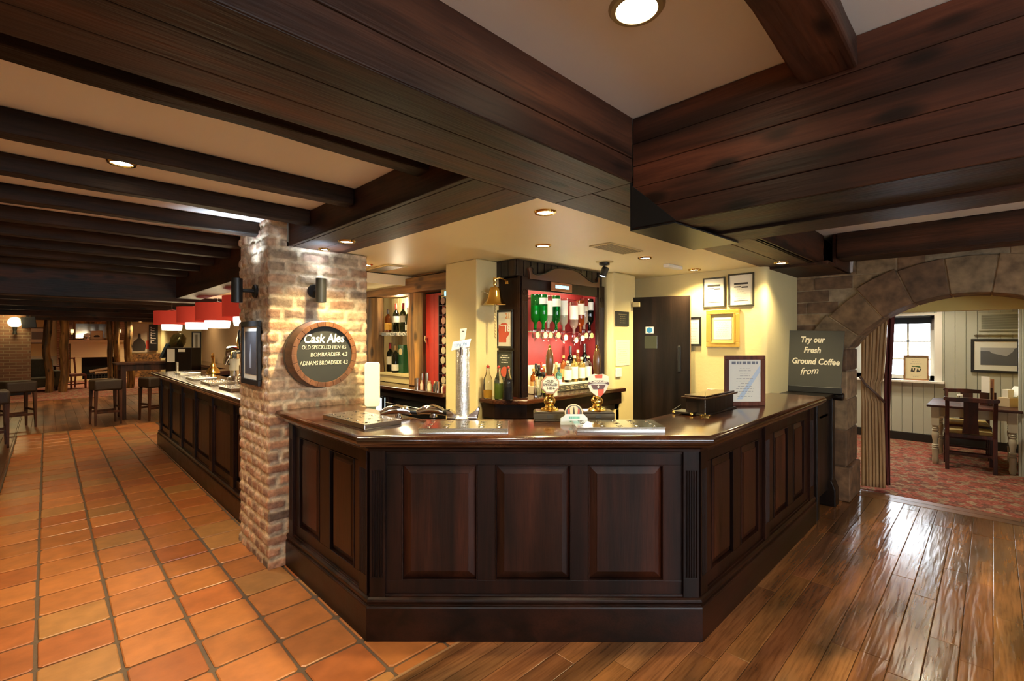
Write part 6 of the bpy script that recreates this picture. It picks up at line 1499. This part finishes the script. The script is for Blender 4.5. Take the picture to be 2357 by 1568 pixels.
m.add(P, F_); o = m.build('curtain_cloth', M['cloth'], ct, smooth=True); md = o.modifiers.new('thickness', 'SOLIDIFY'); md.thickness = .006
m = MB(); P = []
for j in range(31):
    z = .06+1.9*j/30; k = abs(z-1.05); 
    for i in range(9):
        u = i/8; P.append((6.31+.02*math.sin(u*9+z*3), .81-.05*u-.04*max(0, z-1.05)-.01, z))
F_ = [(j*9+i, j*9+i+1, (j+1)*9+i+1, (j+1)*9+i) for j in range(30) for i in range(8)]
m.add(P, F_); o = m.build('curtain_lining', M['redcloth'], ct, smooth=True); md = o.modifiers.new('thickness', 'SOLIDIFY'); md.thickness = .006
m = MB(); m.tube([(6.17, .99, 1.20), (6.16, .94, 1.12), (6.19, .86, 1.03), (6.25, .81, .96), (6.29, .80, .93)], .012, 8); m.build('tie_back', colmat('tie_brown', (.10, .05, .03)), ct, smooth=True)
# ================================================================== LAMPS
def downlight(x, y, z, label, e=30, col=(1, .80, .50), r=.042, bulb='bulb', ang=110, ring='brass', tilt=None, blend=.8):
    t = thing('downlight', label, 'downlight', (x, y, z), 0, 'recessed ceiling spotlights')
    m = MB(); m.lathe([(r, -.003), (r*1.05, -.010), (r*1.30, -.009), (r*1.42, 0), (r, 0)], n=32); m.build('trim_ring', M[ring], t, smooth=True)
    m = MB(); m.lathe([(0, -.0045), (r*.6, -.005), (r, -.003), (r, 0), (0, 0)], n=28); m.build('lamp_lens', M[bulb], t, smooth=True)
    l = bpy.data.lights.new('spot_beam', 'SPOT'); l.energy = e*LAMP_POWER; l.color = col; l.spot_size = math.radians(ang); l.spot_blend = blend; l.shadow_soft_size = .035
    o = bpy.data.objects.new('spot_beam', l); COL.objects.link(o); o.parent = t; o.location = (0, 0, -.03)
    if tilt: o.rotation_euler = tilt
    return t
WARM = (1, .80, .38)
downlight(1.18, .70, ZR, 'large bright downlight at the top of the plaster ceiling above the bar front', 32, (1, .80, .55), r=.055, ring='ring')
downlight(.257, 2.91, ZL, 'downlight half hidden behind the second joist of the left ceiling', 34, (1, .72, .42), ang=130)
c = [(1.857, 1.638, 'downlight in the bar ceiling nearest the corner of the big beams'), (2.514, 2.238, 'downlight in the bar ceiling above the brass bell'), (3.487, 1.99, 'downlight in the bar ceiling between the black spotlight and the strip light'), (2.039, 3.926, 'downlight in the bar ceiling beside the pillar edge'), (4.42, 2.0, 'downlight in the bar ceiling washing the framed certificates')]
for x, y, lbl in c: downlight(x, y, ZB+.003, lbl, 34, WARM, ang=145)
downlight(1.447, 3.059, ZB-.001, 'bright downlight in the beam soffit right of the brick pillar', 48, (1, .78, .38), ang=130)
downlight(1.455, 3.44, ZB-.001, 'cool lit patch on the beam soffit directly over the wall light, made as a glowing disc', 1.5, (.75, .87, 1), bulb='bulb_cool', r=.03)  # patch of cool light on the soffit, built as a small glowing downlight
downlight(4.53, 1.28, ZB-.001, 'bright downlight in the soffit above the right end of the counter', 22, (1, .82, .45), ang=130)
# extra ceiling lamps added for ambient light, in front of and behind the viewer
k = 0
for x, y, z, e in ((-1.3, .9, ZR, 30), (.4, -1.6, ZR, 22), (3.4, -1.2, ZR, 26), (4.0, -.1, ZR, 14), (-1.9, 2.85, ZL, 22), (.30, 5.25, ZL, 34), (-.4, 7.7, ZL, 24), (.1, 10.5, ZL, 28), (-1.6, 5.2, ZL, 22), (1.3, 12.2, ZL, 20), (0, 15.6, ZL, 45), (1.0, 17.0, ZL, 40), (1.2, 21.6, ZL, 60), (2.6, 22.8, ZL, 60), (-.6, 22.5, ZL, 60), (3.6, 24.0, ZL, 40), (2.3, 12.8, ZL, 10)):
    k += 1
    downlight(x, y, z, 'ambient downlight added to the wider pub ceiling at place %s from the front' % (ords+['seventeenth', 'eighteenth'])[k-1], e, (1, .72, .38), ang=130)
q = aty(311, 736, 19.0)
downlight(2.2, 19.6, 2.153, 'small bright spotlight beside the lamp-lit post in the far room', 30, (1, .82, .45), ang=150)
for x, y, e in ((7.4, .6, 34), (8.7, 2.2, 30), (8.9, .6, 22)): downlight(x, y, 2.499, 'added ceiling downlight brightening the window room at %.1f metres from the arch' % (x-6), e, (1, .86, .62), ang=140)  # lamps added to brighten the window room
# lamp strip hidden behind the cabinet's pediment lights the bottles
t = thing('cabinet_strip_light', 'warm strip lamp inside the head of the spirit cabinet', 'lamp', (3.36, YF+.05, 2.09))
m = MB(); m.box(-.46, .46, -.012, .012, -.012, .012); m.build('lamp_tube', plain('strip_glow', (1, .85, .6), .4, emit=8, emcol=(1, .84, .60)), t)
for k, x in enumerate((-.36, -.12, .12, .36)):
    l = bpy.data.lights.new('strip_beam', 'POINT'); l.energy = .6*LAMP_POWER; l.color = (1, .84, .60); l.shadow_soft_size = .02
    o = bpy.data.objects.new('strip_beam', l); COL.objects.link(o); o.parent = t; o.location = (x, .015, -.03)
for k, x in enumerate((-.18, .10, .34)):
    l = bpy.data.lights.new('shelf_beam', 'POINT'); l.energy = 1.3*LAMP_POWER; l.color = (1, .88, .66); l.shadow_soft_size = .02
    o = bpy.data.objects.new('shelf_beam', l); COL.objects.link(o); o.parent = t; o.location = (x, -.035, -.55)
# fill light added inside the niche, without any lamp fitting
l = bpy.data.lights.new('niche_fill', 'POINT'); l.energy = 2.5*LAMP_POWER; l.color = (1, .85, .55); l.shadow_soft_size = .03
o = bpy.data.objects.new('niche_fill', l); COL.objects.link(o); o.location = (XB+.06, 4.6, 2.0)
# glow of the fridges
# yellow wash over the far counter's ceiling
for x, y, z, e, s in ((2.2, 6.4, 2.1, 10, .05), (2.3, 9.5, 2.2, 12, .05)):
    downlight(x, y, 2.148 if y < 7 else ZL, 'downlight over the working side of the far counter, %s' % ('near' if y < 7 else 'deep'), e, (1, .80, .40), ang=150)
# daylight: sky windows are real openings; portals steer the sampling
def portal(loc, rot, sx, sy):
    l = bpy.data.lights.new('sky_portal', 'AREA'); l.shape = 'RECTANGLE'; l.size = sx; l.size_y = sy; l.cycles.is_portal = True
    o = bpy.data.objects.new('sky_portal', l); COL.objects.link(o); o.location = loc; o.rotation_euler = rot
portal((XW+.42, 1.13, 1.46), (0, PI/2, 0), 1.0, 1.0)
portal((.8, -4.17, 1.7), (-PI/2, 0, 0), 4.8, .9)
portal((-3.17, -2.0, 1.55), (0, -PI/2, 0), 1.1, .8)
